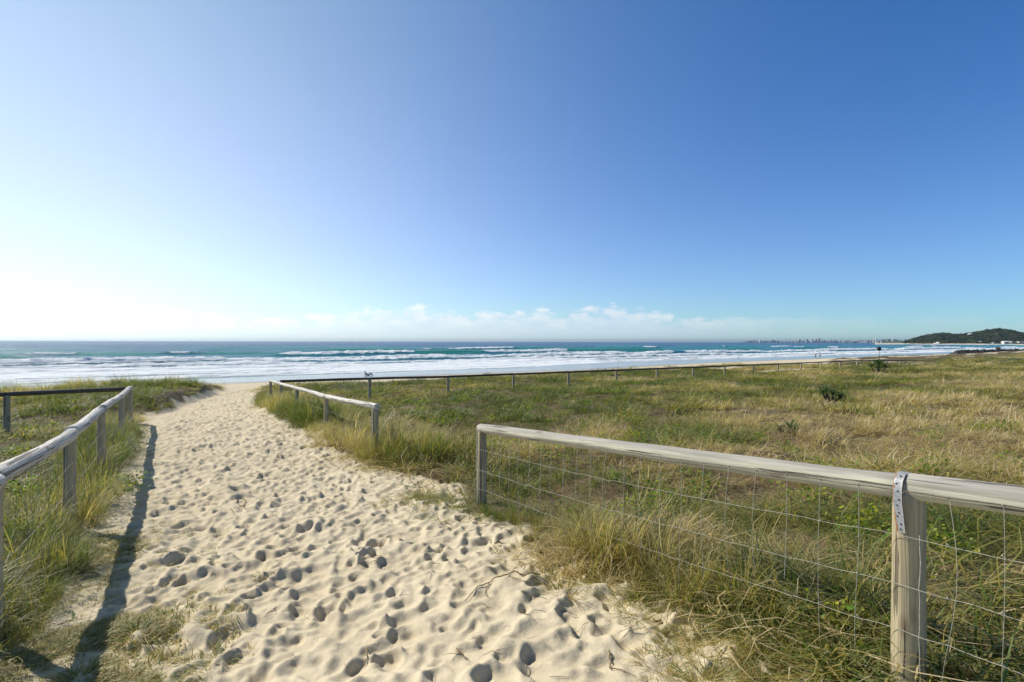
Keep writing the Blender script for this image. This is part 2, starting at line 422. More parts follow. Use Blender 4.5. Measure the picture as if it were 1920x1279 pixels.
M_topwire = simple('dark_old_wire', (.13, .11, .085), .6, .2, 60, .2)
M_wirer = simple("rusty_wire", (.30, .20, .12), .7, .3, 60, .2, col2=(.42, .40, .36))
M_strap = None
def mat_strap():
    m_, b_, p, o = newmat("galvanised_strap_rusting"); t = b_.n('ShaderNodeTexCoord'); V = t.outputs['Object']
    n1 = b_.noise(V, 25, 5); sp = b_.n('ShaderNodeSeparateXYZ'); b_.L.new(V, sp.inputs[0])
    e = b_.n('ShaderNodeAttribute', attribute_name='edge').outputs['Fac']
    rust = b_.ss(b_.m('ADD', e, b_.m('MULTIPLY', b_.m('SUBTRACT', n1, .5), 3.2)), .75, .95)
    c = b_.mix(b_.ss(b_.noise(V, 90, 3), .4, .7), (.42, .42, .42), (.28, .29, .30))
    b_.put(p.inputs['Base Color'], b_.mix(rust, c, (.30, .15, .07))); b_.put(p.inputs['Metallic'], b_.m('MULTIPLY', b_.m('SUBTRACT', 1.0, rust), .25))
    p.inputs['Roughness'].default_value = .55
    return m_
M_strap = mat_strap()
M_hole = simple("dark_hole_disc", (.03, .028, .035), .6)  # near-black colour of the discs that stand for the strap's holes

# ------------------------------------------------------------------ ground: one polar-spaced sheet (fine near the path, coarse far away)
def build_ground():
    rr = [1.6]
    while rr[-1] < 6000:
        r_ = rr[-1]; k = .0034 if r_ < 7 else (.0042 if r_ < 24 else (.008 if r_ < 70 else .013)); rr.append(r_ * (1 + k))
    rr = np.array(rr); an = np.radians(np.concatenate([np.arange(-88, -52, .6), np.arange(-52, 30, .075), np.arange(30, 56, .12), np.arange(56, 89, .6)]))
    A, Rr = np.meshgrid(an, rr, indexing='ij'); X = np.sin(A) * Rr; Y = np.cos(A) * Rr - 1.6
    z = ground_z(X, Y)
    s, c = sc_of(X, Y); pd = path_d(X, Y)
    cD = c - 13 * sst(s, 62, 115)
    pm = np.maximum(path_m(X, Y) * (c < 60) * (1 - sst(s, 50, 62)), sst(cD + 3 * (fbm(X / 6, Y / 6, 61, 3) - .5), 28.5, 33))
    # pale blow-outs of sand on the seaward dunes at the right
    pm = np.maximum(pm, sst(fbm(s / 11, c / 2.2, 71, 3), .60, .68) * sst(c, 17, 21) * sst(s, 30, 45) * .9)
    wet = sst(c + 5 * (fbm(s / 60, c / 14, 65, 3) - .5), 70, 76)
    f = grid_faces(len(an), len(rr))[:, ::-1]
    o = mesh_np("ground", np.stack([X, Y, z], -1), f, M_ground, True, attrs={'path': pm, 'wet': wet})
    tag(o, kind='structure'); return o
build_ground()

# ------------------------------------------------------------------ sea
def mat_sea():
    m_, b_, p, o = newmat("sea_water")
    g = b_.n('ShaderNodeNewGeometry'); P = g.outputs['Position']
    Q = b_.mapv(P, (1, 1, 1), (0, 0, -math.atan2(TY, TX)))      # x along the coast, y out to sea
    sp = b_.n('ShaderNodeSeparateXYZ'); b_.L.new(Q, sp.inputs[0])
    fo = b_.n('ShaderNodeAttribute', attribute_name='foam').outputs['Fac']
    gr = b_.n('ShaderNodeAttribute', attribute_name='green').outputs['Fac']
    c = sp.outputs[1]
    blue = b_.ramp(b_.ss(b_.noise(b_.mapv(Q, (.003, .02, .1)), 1, 4), .3, .7), [(0, (.005, .045, .115)), (1, (.010, .075, .150))])
    turq = b_.ramp(b_.noise(b_.mapv(Q, (.01, .05, .1)), 1, 4), [(.3, (.012, .12, .18)), (.7, (.03, .20, .25))])
    col = b_.mix(b_.ss(c, 520, 180), blue, turq)
    col = b_.mix(gr, col, (.035, .27, .22))
    col = b_.mix(b_.ss(c, 130, 96, 0, .8), col, (.20, .27, .27))
    n = b_.noise(b_.mapv(Q, (.22, .9, 1)), 1, 6, .62, .4); n2 = b_.noise(b_.mapv(Q, (1.2, 3.5, 1)), 1, 4, .6)
    nn = b_.m('ADD', b_.m('MULTIPLY', n, .7), b_.m('MULTIPLY', n2, .3))
    fm = b_.ss(b_.m('ADD', fo, b_.m('MULTIPLY', b_.m('SUBTRACT', nn, .5), 1.15)), .45, .56)
    fcol = b_.mix(b_.ss(n2, .3, .7), (.74, .80, .84), (.90, .92, .93))
    b_.put(p.inputs['Base Color'], b_.mix(fm, col, fcol))
    b_.put(p.inputs['Roughness'], b_.mix(fm, (.26, .26, .26), (.75, .75, .75)))
    b_.put(p.inputs['Specular IOR Level'], b_.m('MULTIPLY_ADD', fm, -.1, .24))
    p.inputs['IOR'].default_value = 1.33
    w1 = b_.noise(b_.mapv(Q, (.10, .35, 1)), 1, 6, .65); w2 = b_.noise(b_.mapv(Q, (1.1, 2.2, 1)), 1, 4, .6)
    hh = b_.m('ADD', b_.m('MULTIPLY', w1, 1.1), b_.m('MULTIPLY', w2, .22))
    hh = b_.m('ADD', hh, b_.m('MULTIPLY', fm, .25))
    b_.put(p.inputs['Normal'], b_.bump(hh, 1.3, .85))
    return m_
M_sea = mat_sea()
def build_sea():
    rr = [50.0]
    while rr[-1] < 900: rr.append(rr[-1] * (1.0028))
    while rr[-1] < 26000: rr.append(rr[-1] * 1.03)
    rr = np.array(rr); an = np.radians(np.concatenate([np.arange(-80, -50, 1), np.arange(-50, 52, .11), np.arange(52, 80, 1)]))
    A, Rr = np.meshgrid(an, rr, indexing='ij'); X = np.sin(A) * Rr; Y = np.cos(A) * Rr
    s, c = sc_of(X, Y); z = np.zeros_like(s); foam = np.zeros_like(s); green = np.zeros_like(s)
    fade = 1 - sst(Rr, 1200, 3000)
    z += (fbm(s / 28, c / 9, 81, 4) - .5) * .55 * sst(c, 110, 220) * fade
    z += (fbm(s / 5, c / 2.4, 91, 3) - .5) * .12 * fade
    # (centre, height, front width, back width, foam amount, run of foam behind the crest, how broken, seed)
    W = [(101, .14, 1.6, 6, .8, 4, .95, 1), (109, .22, 1.8, 8, .95, 7, .9, 2), (119, .42, 2.0, 9, 1.0, 8, .85, 3), (133, .7, 2.4, 10, 1.1, 9, .85, 4),
         (152, 1.2, 2.8, 12, 1.3, 13, .85, 5), (178, .8, 3.0, 13, .95, 8, .40, 6), (212, 1.3, 3.4, 15, 1.1, 9, .36, 7), (255, .85, 4, 17, .65, 10, .18, 8),
         (318, 1.25, 5, 20, .9, 12, .26, 9), (400, .8, 6, 24, .6, 10, .10, 10), (520, .7, 8, 30, .3, 8, .1, 12)]
    for c0, hgt, fw, bw, fa, run, brk, sd in W:
        cc = c0 + 9 * (fbm(s / 90, 0 * s + sd * 3.7, 100 + sd, 3) - .5) * (c0 / 150) ** .7 + 3 * (fbm(s / 14, 0 * s + sd, 130 + sd, 3) - .5)
        d = c - cc
        amp = (.35 + .95 * sst(fbm(s / 60, 0 * s + sd * 1.3, 150 + sd, 3), .3, .66))
        prof = np.where(d < 0, np.exp(-(d / fw) ** 2), np.exp(-(d / bw) ** 2))
        z = z + hgt * amp * prof
        bm = sst(fbm(s / 55, 0 * s + sd * 5.1, 170 + sd, 3) , .5 + .32 * (1 - 2 * brk) - .05, .5 + .32 * (1 - 2 * brk) + .05)
        line = np.exp(-(d / (fw * .9)) ** 2) * (d < fw * 2)
        tail = sst(d, -fw * .6, 0) * np.exp(-np.clip(d, 0, None) / run)
        foam = np.maximum(foam, bm * fa * np.maximum(line, tail * .68))
        z = z + bm * line * hgt * .9 * (fbm(s / 2.2, d / 1.5, 190 + sd, 3) - .3)
        green = np.maximum(green, (1 - bm) * amp * np.exp(-((d + fw * .4) / fw) ** 2) * .9)
    # lacy left-over foam inside the break and on the swash
    lace = .55 * sst(c, 180, 122) + .10 * sst(c, 300, 200) * sst(fbm(s / 80, c / 20, 201, 3), .45, .6)
    foam = np.maximum(foam, lace * (.75 + .5 * fbm(s / 30, c / 5, 203, 3)))
    foam = foam * sst(c, 90, 97)
    z = z * sst(c, 90, 108)
    zz = SEA + z + .02
    f = grid_faces(len(an), len(rr))[:, ::-1]
    o = mesh_np("sea", np.stack([X, Y, zz], -1), f, M_sea, True, attrs={'foam': foam, 'green': np.clip(green, 0, 1) * sst(c, 140, 200)})
    tag(o, kind='structure')
build_sea()


# ------------------------------------------------------------------ headland and far coast (structure)
def px_dir(px, d): return (px - 960) / 960.0 * d
def mat_hill():
    m_, b_, p, o = newmat("bush_covered_slope"); g = b_.n('ShaderNodeNewGeometry'); P = g.outputs['Position']
    n = b_.noise(P, .035, 6, .65); n2 = b_.noise(P, .006, 4)
    c = b_.mix(b_.ss(n, .35, .65), (.028, .045, .018), (.085, .105, .04))
    c = b_.mix(b_.ss(n2, .5, .7, 0, .5), c, (.13, .12, .07))
    b_.put(p.inputs['Base Color'], c); p.inputs['Roughness'].default_value = 1; p.inputs['Specular IOR Level'].default_value = .05
    b_.put(p.inputs['Normal'], b_.bump(n, 8.0, 1.0)); return m_
M_hill = mat_hill()
def mat_leaf():
    m_, b_, p, o = newmat("dark_canopy"); ti = b_.n('ShaderNodeAttribute', attribute_name='tint', attribute_type='INSTANCER').outputs['Fac']
    b_.put(p.inputs['Base Color'], b_.ramp(ti, [(0, (.022, .038, .016)), (.4, (.06, .085, .03)), (.8, (.13, .155, .055)), (1, (.24, .20, .11))])); p.inputs['Roughness'].default_value = .9; p.inputs['Specular IOR Level'].default_value = .1; return m_
M_leaf = mat_leaf()
M_pine = simple("norfolk_pine_needles", (.02, .04, .02), .9, .2, 1, spec=.1)
M_bark = simple("bark", (.12, .09, .07), .9, .2, 3)
HD = 1500.0
HP = np.array([(1660, 0), (1695, 2.5), (1703, 5.5), (1715, 10), (1735, 15), (1755, 19), (1770, 19.5), (1790, 17), (1810, 18.5), (1828, 22), (1850, 27), (1870, 28), (1890, 25.5), (1920, 20), (1980, 15), (2080, 12), (2300, 10)], float)
def hill_z(u_px, t):
    """t 0 at the front shore .. 1 far side; height above sea"""
    h = np.interp(u_px, HP[:, 0], HP[:, 1]) / 960 * (HD + 200) + 0
    sh = np.sin(np.clip(t * 1.15, 0, 1) * math.pi / 2) ** .8 * (1 - sst(t, .8, 1))
    return h * sh
def build_headland():
    us = np.linspace(1660, 2300, 330); ts = np.linspace(0, 1, 60)
    U, T = np.meshgrid(us, ts, indexing='ij'); D = HD - 150 * sst(U, 1760, 1900) + T * 420
    X = (U - 960) / 960 * D; Y = D; Z = SEA + hill_z(U, T) + (fbm(X / 60, Y / 60, 301, 4) - .5) * 14 * np.clip(hill_z(U, T) / 12, 0, 1) - 1.0 * (T == 0)
    tag(mesh_np("headland", np.stack([X, Y, Z], -1), grid_faces(len(us), len(ts))[:, ::-1], M_hill), kind='structure')
    # beach strip at its foot
    us = np.linspace(1640, 2600, 200); V = []
    for u in us:
        wb = 4 + 30 * float(sst(u, 1740, 1800))
        d0 = HD - 150 * float(sst(u, 1760, 1900)) - wb; 
        for d, z in ((d0 - 60, SEA - 1.5), (d0 - 25, SEA + .35), (d0 + wb * .6, SEA + 2.2), (d0 + wb + 25, SEA + 4.2)):
            V.append(((u - 960) / 960 * d, d, z))
    m_ = simple("far_beach_sand", (.66, .60, .48), .95, .05, .02, spec=.05)
    tag(mesh_np("far_beach", V, grid_faces(200, 4)[:, ::-1], m_), kind='structure')
build_headland()
def build_far_coast():
    us = np.concatenate([np.linspace(1380, 1740, 260)]); ts = np.linspace(0, 1, 14)
    U, T = np.meshgrid(us, ts, indexing='ij'); D = 6200 - 1500 * sst(U, 1560, 1700) + T * 500
    prof = np.interp(U, [1380, 1392, 1400, 1460, 1500, 1560, 1640, 1650, 1665, 1680, 1692, 1740], [0, .6, 1.1, 1.5, .7, .8, 1.3, 5.0, 7.4, 6.6, 4, 1.5]) + 1.1 * (fbm(U / 7, U * 0 + 2, 311, 4) - .3) * sst(U, 1388, 1410)
    Z = SEA + .2 + np.sin(T * math.pi) ** .5 * prof / 960 * D - 3 * (T == 0)
    X = (U - 960) / 960 * D
    tag(mesh_np("far_coast", np.stack([X, D, Z], -1), grid_faces(len(us), len(ts))[:, ::-1], M_hill), kind='structure')
build_far_coast()

# ------------------------------------------------------------------ scattering (stuff): points + variants through geometry nodes
def scatter(name, pts, rot, scl, idx, tint, protos, label=None):
    coll = bpy.data.collections.new(name + "_variants")
    for k, pr in enumerate(protos): coll.objects.link(pr)
    n = len(pts); me = bpy.data.meshes.new(name); me.vertices.add(n)
    me.vertices.foreach_set('co', np.asarray(pts, np.float32).ravel())
    a = me.attributes.new('rot', 'FLOAT_VECTOR', 'POINT'); a.data.foreach_set('vector', np.asarray(rot, np.float32).ravel())
    a = me.attributes.new('scl', 'FLOAT_VECTOR', 'POINT'); a.data.foreach_set('vector', np.asarray(scl, np.float32).ravel())
    a = me.attributes.new('tint', 'FLOAT', 'POINT'); a.data.foreach_set('value', np.asarray(tint, np.float32).ravel())
    a = me.attributes.new('idx', 'INT', 'POINT'); a.data.foreach_set('value', np.asarray(idx, np.int32).ravel())
    o = bpy.data.objects.new(name, me); C.objects.link(o)
    ng = bpy.data.node_groups.new(name, 'GeometryNodeTree')
    ng.interface.new_socket('Geometry', in_out='INPUT', socket_type='NodeSocketGeometry'); ng.interface.new_socket('Geometry', in_out='OUTPUT', socket_type='NodeSocketGeometry')
    N = ng.nodes; L = ng.links; gi = N.new('NodeGroupInput'); go = N.new('NodeGroupOutput')
    ci = N.new('GeometryNodeCollectionInfo'); ci.inputs[0].default_value = coll; ci.inputs[1].default_value = True; ci.inputs[2].default_value = True
    ip = N.new('GeometryNodeInstanceOnPoints'); L.new(gi.outputs[0], ip.inputs['Points']); L.new(ci.outputs[0], ip.inputs['Instance']); ip.inputs['Pick Instance'].default_value = True
    def at(nm, ty):
        q = N.new('GeometryNodeInputNamedAttribute'); q.data_type = ty; q.inputs[0].default_value = nm; return q.outputs[0]
    er = N.new('FunctionNodeEulerToRotation'); L.new(at('rot', 'FLOAT_VECTOR'), er.inputs[0]); L.new(er.outputs[0], ip.inputs['Rotation'])
    L.new(at('scl', 'FLOAT_VECTOR'), ip.inputs['Scale']); L.new(at('idx', 'INT'), ip.inputs['Instance Index']); L.new(ip.outputs[0], go.inputs[0])
    md = o.modifiers.new('scatter', 'NODES'); md.node_group = ng
    return tag(o, label, kind='stuff')

_pc = [0]
def tuft(nb, lmin, lmax, spread, curl, width, seed, lean=(0, 0), seg=4, base=.05, flat=0.0, mat=None, wild=.25):
    r_ = np.random.default_rng(seed); V = []; F = []; BV = []; AL = []
    for i in range(nb):
        a = r_.uniform(0, 2 * math.pi); rad = base * math.sqrt(r_.random()); x = rad * math.cos(a); y = rad * math.sin(a); z = -.03
        L = r_.uniform(lmin, lmax); az_ = a + r_.normal(0, .7); tilt = abs(r_.normal(0, spread)) + .05 + flat * r_.uniform(.75, 1.05)
        cu = curl * r_.uniform(.3, 1.5); wd = width * r_.uniform(.6, 1.3); bv = r_.random(); k = len(V); tw = r_.normal(0, wild)
        if r_.random() < .12: cu *= 2.4
        for j in range(seg + 1):
            t = j / seg; w_ = wd * (1 - t ** 1.7) * (.55 + .45 * min(1, t * 4)) * .5 + .0003
            px_, py_ = -math.sin(az_), math.cos(az_)
            V.append((x + px_ * w_, y + py_ * w_, z)); V.append((x - px_ * w_, y - py_ * w_, z)); BV += [bv, bv]; AL += [t, t]
            st = L / seg; tt = min(tilt + cu * t, 2.2)
            x += math.sin(tt) * math.cos(az_) * st + lean[0] * st * t; y += math.sin(tt) * math.sin(az_) * st + lean[1] * st * t; z += math.cos(tt) * st
            if flat > .5: z = max(z, .004 + .02 * bv)
            az_ += tw * .5
        for j in range(seg): F.append((k + 2 * j, k + 2 * j + 1, k + 2 * j + 3, k + 2 * j + 2))
    _pc[0] += 1
    return mesh_np("tuft_%03d" % _pc[0], V, np.array(F), mat or M_grass, True, attrs={'bv': BV, 'along': AL}, link=False)
def leafy(nl, hmax, size, seed, mat):
    """low plant with rounded leaves on short stems"""
    r_ = np.random.default_rng(seed); V = []; F = []; BV = []; AL = []
    for i in range(nl):
        a = r_.uniform(0, 6.28); d = .16 * math.sqrt(r_.random()); h = r_.uniform(.2, 1) * hmax; bv = r_.random()
        c = np.array([d * math.cos(a), d * math.sin(a), h]); s_ = size * r_.uniform(.6, 1.2)
        nrm = np.array([r_.normal(0, .5), r_.normal(0, .5), 1.0]); nrm /= np.linalg.norm(nrm)
        u = np.cross(nrm, [math.cos(a), math.sin(a), .1]); u /= np.linalg.norm(u); v = np.cross(nrm, u); k = len(V)
        V.append(c); BV.append(bv); AL.append(.3)
        for q in range(8):
            t = q / 8 * 6.283; rr = s_ * (.5 + .08 * math.cos(2 * t)); V.append(c + u * rr * math.cos(t) * .8 + v * rr * math.sin(t) + nrm * .12 * rr * abs(math.cos(t))); BV.append(bv); AL.append(.3)
        for q in range(8): F.append((k, k + 1 + q, k + 1 + (q + 1) % 8))
        k = len(V); V += [(0, 0, 0), (.003, 0, 0), tuple(c + [.003, 0, 0])]; F.append((k, k + 1, k + 2)); BV += [.1] * 3; AL += [.2] * 3
    _pc[0] += 1
    return mesh_np("tuft_%03d" % _pc[0], V, F, mat, False, attrs={'bv': BV, 'along': AL}, link=False)

LEAN = (.13, -.03)
P_all = []
P_all += [tuft(44, .14, .40, .75, 2.5, .0062, 10 + k, LEAN) for k in range(4)]                 # 0-3 arching dune grass
P_all += [tuft(42, .08, .26, .95, 2.2, .0058, 20 + k, LEAN, base=.09) for k in range(4)]       # 4-7 short dense
P_all += [tuft(44, .18, .46, .30, .6, .0060, 30 + k, (.1, 0), base=.26, flat=1.1, wild=1.3) for k in range(3)]   # 8-10 fallen, tangled
P_all += [tuft(62, .30, .66, .26, 1.3, .0058, 40 + k, LEAN, seg=5, base=.12) for k in range(3)] # 11-13 tall clump
P_all += [tuft(36, .10, .26, .2, .3, .0042, 50 + k, (.05, -.02), base=.05, flat=1.25, wild=.3) for k in range(2)] # 14-15 creeping star on the sand
P_all += [tuft(110, .10, .30, .80, 1.5, .012, 60 + k, LEAN, seg=3, base=.28) for k in range(4)] # 16-19 far clumps (broader)
P_all += [tuft(46, .05, .15, .9, 1.4, .0062, 70 + k, LEAN, base=.12, seg=3) for k in range(2)]   # 20-21 low matted turf
def visible(x, y, r):
    return (np.abs(x) < 1.12 * y + 2.2)
def build_grass():
    r_ = np.random.default_rng(99); P = []; RT = []; SC = []; IX = []; TI = []
    def emit(x, y, kinds, smin, smax, tintoff=0.0, zs=1.0, tilt=.12, sink=0.0, tint=None):
        n = len(x)
        if n == 0: return
        z = ground_z(x, y) - sink
        P.append(np.stack([x, y, z], -1)); RT.append(np.stack([r_.normal(0, tilt, n), r_.normal(0, tilt, n), r_.uniform(-.9, .9, n) + (r_.random(n) < .3) * r_.uniform(0, 6.28, n)], -1))
        s_ = r_.uniform(smin, smax, n) * (.55 + .9 * sst(fbm(x / .9, y / .9, 420, 3), .3, .7)); SC.append(np.stack([s_, s_, s_ * zs * r_.uniform(.8, 1.2, n)], -1))
        IX.append(r_.choice(kinds, n))
        dry = fbm(x / 3.2, y / 3.2, 401, 4); s, c = sc_of(x, y)
        # the field dries out to straw in the middle distance on the right, stays greener near the cross fence
        d2 = np.exp(-((c - 4.2) / 3.2) ** 2) * sst(s, 5, 9) * sst(s, 60, 16)
        if tint is not None: TI.append(np.clip(tint + r_.normal(0, .08, n), 0, 1)); return
        TI.append(np.clip((dry - .5) * 2.6 + .42 + .18 * d2 - .20 * sst(c, 8, 13) - .24 * np.exp(-(np.hypot(x, y) / 6) ** 2) + tintoff + r_.normal(0, .11, n), 0, 1))
    def ring(r0, r1, dens):
        area = math.pi * (r1 * r1 - r0 * r0) * (110 / 360); n = int(area * dens)
        rr = np.sqrt(r_.uniform(r0 * r0, r1 * r1, n)); a = np.radians(r_.uniform(-55, 55, n))
        x = rr * np.sin(a); y = rr * np.cos(a) - .6
        s, c = sc_of(x, y); pd = path_d(x, y)
        keep = (c - 13 * sst(s, 62, 115) < 31.5 + 2.5 * (fbm(s / 8, c / 8, 405, 3) - .5)) & visible(x, y, 2)
        keep &= ~((sst(fbm(s / 11, c / 2.2, 71, 3), .60, .68) * sst(c, 17, 21) * sst(s, 30, 45)) > .35)
        edge = pd + (fbm(x * 1.3, y * 1.3, 11, 4) - .5) * .66
        keep &= r_.random(n) < np.clip((-edge + .05) / .55, 0, 1) ** 1.2
        # a worn, thinner strip of low turf along the left fence near the camera
        thin = (x < -1.2) & (x > -2.75) & (y < 4.2)
        keep &= ~(thin & (r_.random(n) < .75 * sst(4.4 - y, 0, .8)))
        return x[keep], y[keep]
    def split(x, y, parts):
        """parts: list of (fraction, kwargs)"""
        u = r_.random(len(x)); t = 0
        for fr, kw in parts:
            m_ = (u >= t) & (u < t + fr); emit(x[m_], y[m_], **kw); t += fr
    A = dict(kinds=[0, 1, 2, 3], smin=.65, smax=1.1); B = dict(kinds=[4, 5, 6, 7], smin=.8, smax=1.35); F_ = dict(kinds=[8, 9, 10], smin=.75, smax=1.3, tintoff=.22)
    x, y = ring(1.4, 6, 62); split(x, y, [(.32, dict(A, smin=.6, smax=1.05)), (.30, dict(B, smin=.7, smax=1.15)), (.38, F_)])
    x, y = ring(6, 13, 32); split(x, y, [(.28, dict(A, smax=1.15)), (.42, dict(B, smax=1.5)), (.30, dict(F_, smax=1.5))])
    x, y = ring(13, 30, 7.5); split(x, y, [(.75, dict(kinds=[16, 17, 18, 19], smin=.8, smax=1.3, zs=.66, tintoff=.06)), (.25, dict(A, smin=.9, smax=1.5))])
    x, y = ring(30, 75, 3.0); split(x, y, [(1, dict(kinds=[16, 17, 18, 19], smin=1.3, smax=2.2, zs=.42, tintoff=.09))])
    x, y = ring(75, 230, .42); split(x, y, [(1, dict(kinds=[16, 17, 18, 19], smin=3.2, smax=6, zs=.13, sink=.05))])
    # taller clumps: along fence lines, on the knolls beside the path mouth
    def clumps(pts, n, sx, kinds=(11, 12, 13), smin=.7, smax=1.1, toff=-.1, tilt=.15):
        q = np.array(pts, float); k = r_.integers(0, len(q), n); x = q[k, 0] + r_.normal(0, sx, n); y = q[k, 1] + r_.normal(0, sx, n)
        m_ = path_d(x, y) < .12; emit(x[m_], y[m_], list(kinds), smin, smax, toff, 1.0, tilt)
    line = lambda a, b_, n: [(a[0] + (b_[0] - a[0]) * t, a[1] + (b_[1] - a[1]) * t) for t in np.linspace(0, 1, n)]
    clumps(line((-12, 17), (-9.6, 17.2), 8) + line((-14.5, 17), (-22, 22), 14), 300, .9, smax=.95)
    clumps(line((-9.2, 19), (-2.6, 9), 20), 420, .42, smin=.6, smax=.95, toff=.0)
    clumps(line((-2.2, 8.2), (-1.0, 7.9), 6), 60, .25, smin=.6, smax=.9, toff=-.3)
    clumps(line((-9.9, 13.0), (-3.6, 3.7), 24), 330, .28, smin=.5, smax=.9, toff=.06)
    clumps([(-2.95, 2.95), (-3.1, 3.3), (-3.3, 3.7)], 46, .19, smin=.6, smax=.9, toff=-.05)
    clumps([gp(1100, 1035), gp(1130, 1045)], 15, .10, smin=.75, smax=.98, toff=-.5, tilt=.07)
    clumps([gp(990, 985), gp(950, 975)], 16, .14, smin=.6, smax=.85, toff=-.2)
    clumps(line(gp(1200, 1085), gp(1600, 1270), 14), 90, .16, kinds=(0, 1, 2, 3), smin=.6, smax=.95, toff=-.3)
    clumps(line(gp(1010, 985), gp(1650, 1255), 20), 150, .20, kinds=(0, 1, 2, 3, 11, 12), smin=.5, smax=.8, toff=-.12)
    clumps([gp(*p) for p in ((150, 930), (135, 985), (110, 1040), (75, 1090), (170, 885), (190, 850), (95, 960), (60, 1030), (30, 1090))], 170, .17, kinds=(0, 1, 2, 3, 11), smin=.7, smax=1.15, toff=-.02)
    clumps([(-24, 26), (-20, 25), (-17, 22)], 200, 2.2, smax=.9)
    # creeping stars and low turf reaching out over the sand
    q = [gp(*p) for p in ((880, 965), (850, 955), (930, 975), (800, 935), (1010, 1030), (1080, 1075), (1200, 1105), (1290, 1160), (1340, 1200), (1400, 1230), (1430, 1260), (1330, 1240), (1360, 1262), (1470, 1250), (1420, 1279), (1380, 1215), (700, 880), (650, 862), (590, 838), (540, 812))]
    q = np.array(q); n = 240; k = r_.integers(0, len(q), n); x = q[k, 0] + r_.normal(0, .17, n); y = q[k, 1] + r_.normal(0, .17, n)
    emit(x, y, [14, 15], .6, 1.15, -.12, 1.0, .05)
    q = np.array([gp(*p) for p in ((130, 1180), (160, 1100), (160, 1050), (175, 1190), (130, 1240), (250, 1250), (120, 1060), (90, 1230), (260, 1040))]); n = 1900; k = r_.integers(0, len(q), n)
    x = q[k, 0] + r_.normal(0, .27, n); y = q[k, 1] + r_.normal(0, .32, n); m_ = r_.random(n) < sst(fbm(x * 4, y * 4, 408, 3), .35, .55)
    emit(x[m_], y[m_], [20, 21], .4, .8, 0, .42, .05, tint=.47)
    P_ = np.concatenate(P); print("grass instances", len(P_))
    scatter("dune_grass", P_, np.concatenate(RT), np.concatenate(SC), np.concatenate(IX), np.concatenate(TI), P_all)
build_grass()
def build_vines():
    r_ = np.random.default_rng(5)
    pr = [leafy(26, .12, .030, 200 + k, M_vine) for k in range(3)]
    n = 2600; rr = np.sqrt(r_.uniform(2.0, 38 ** 2, n)) ; rr = 2.5 + (38 - 2.5) * r_.random(n) ** 1.2; a = np.radians(r_.uniform(-52, 52, n)); x = rr * np.sin(a); y = rr * np.cos(a)
    s, c = sc_of(x, y); f = fbm(x / 1.9, y / 1.9, 411, 3); keep = (path_d(x, y) < -.25) & (c < 29) & (f > .50 + .07 * sst(x, 1, 7) * sst(c, 12, 6))
    x, y = x[keep], y[keep]; q = np.array([gp(*p) for p in ((35, 940), (60, 955), (110, 925), (235, 918), (215, 935), (130, 960), (1225, 950), (1215, 985), (40, 1000), (830, 800))]); k = r_.integers(0, len(q), 60)
    x = np.concatenate([x, q[k, 0] + r_.normal(0, .1, 60)]); y = np.concatenate([y, q[k, 1] + r_.normal(0, .1, 60)])
    n = len(x); z = ground_z(x, y); s_ = r_.uniform(.6, 1.25, n) * (1 + .012 * np.hypot(x, y))
    scatter("beach_vine", np.stack([x, y, z + .02], -1), np.stack([r_.normal(0, .15, n), r_.normal(0, .15, n), r_.uniform(0, 6.28, n)], -1), np.stack([s_, s_, s_ * 1.3], -1), r_.integers(0, 3, n), np.clip(r_.normal(.45, .25, n), 0, 1), pr)
build_vines()
def build_debris():
    r_ = np.random.default_rng(15); pr = []
    for k in range(4):
        V = []; F = []
        mb = MB(); L = r_.uniform(.03, .09); mb.tube([(-L, 0, .003), (-L * .3, r_.normal(0, .01), .008), (L * .4, r_.normal(0, .01), .005), (L, r_.normal(0, .02), .004)], [.0012, .0018, .0015, .0006], 4)
        o = mesh_np("debris_%d" % k, mb.v, mb.f, M_bark, False, link=False); pr.append(o)
    n = 520; y = 2.0 + 9 * r_.random(n) ** 1.5; xl = np.interp(y, LY, LX); xr = np.interp(y, RY, RX)
    t = np.where(r_.random(n) < .6, r_.beta(3.5, .8, n), r_.random(n)); x = xl + (xr - xl) * t
    s_ = r_.uniform(.15, 1.3, n)
    scatter("sand_debris", np.stack([x, y, ground_z(x, y) + .002], -1), np.stack([r_.normal(0, .2, n), r_.normal(0, .2, n), r_.uniform(0, 6.28, n)], -1), np.stack([s_] * 3, -1), r_.integers(0, 4, n), r_.random(n), pr)
build_debris()
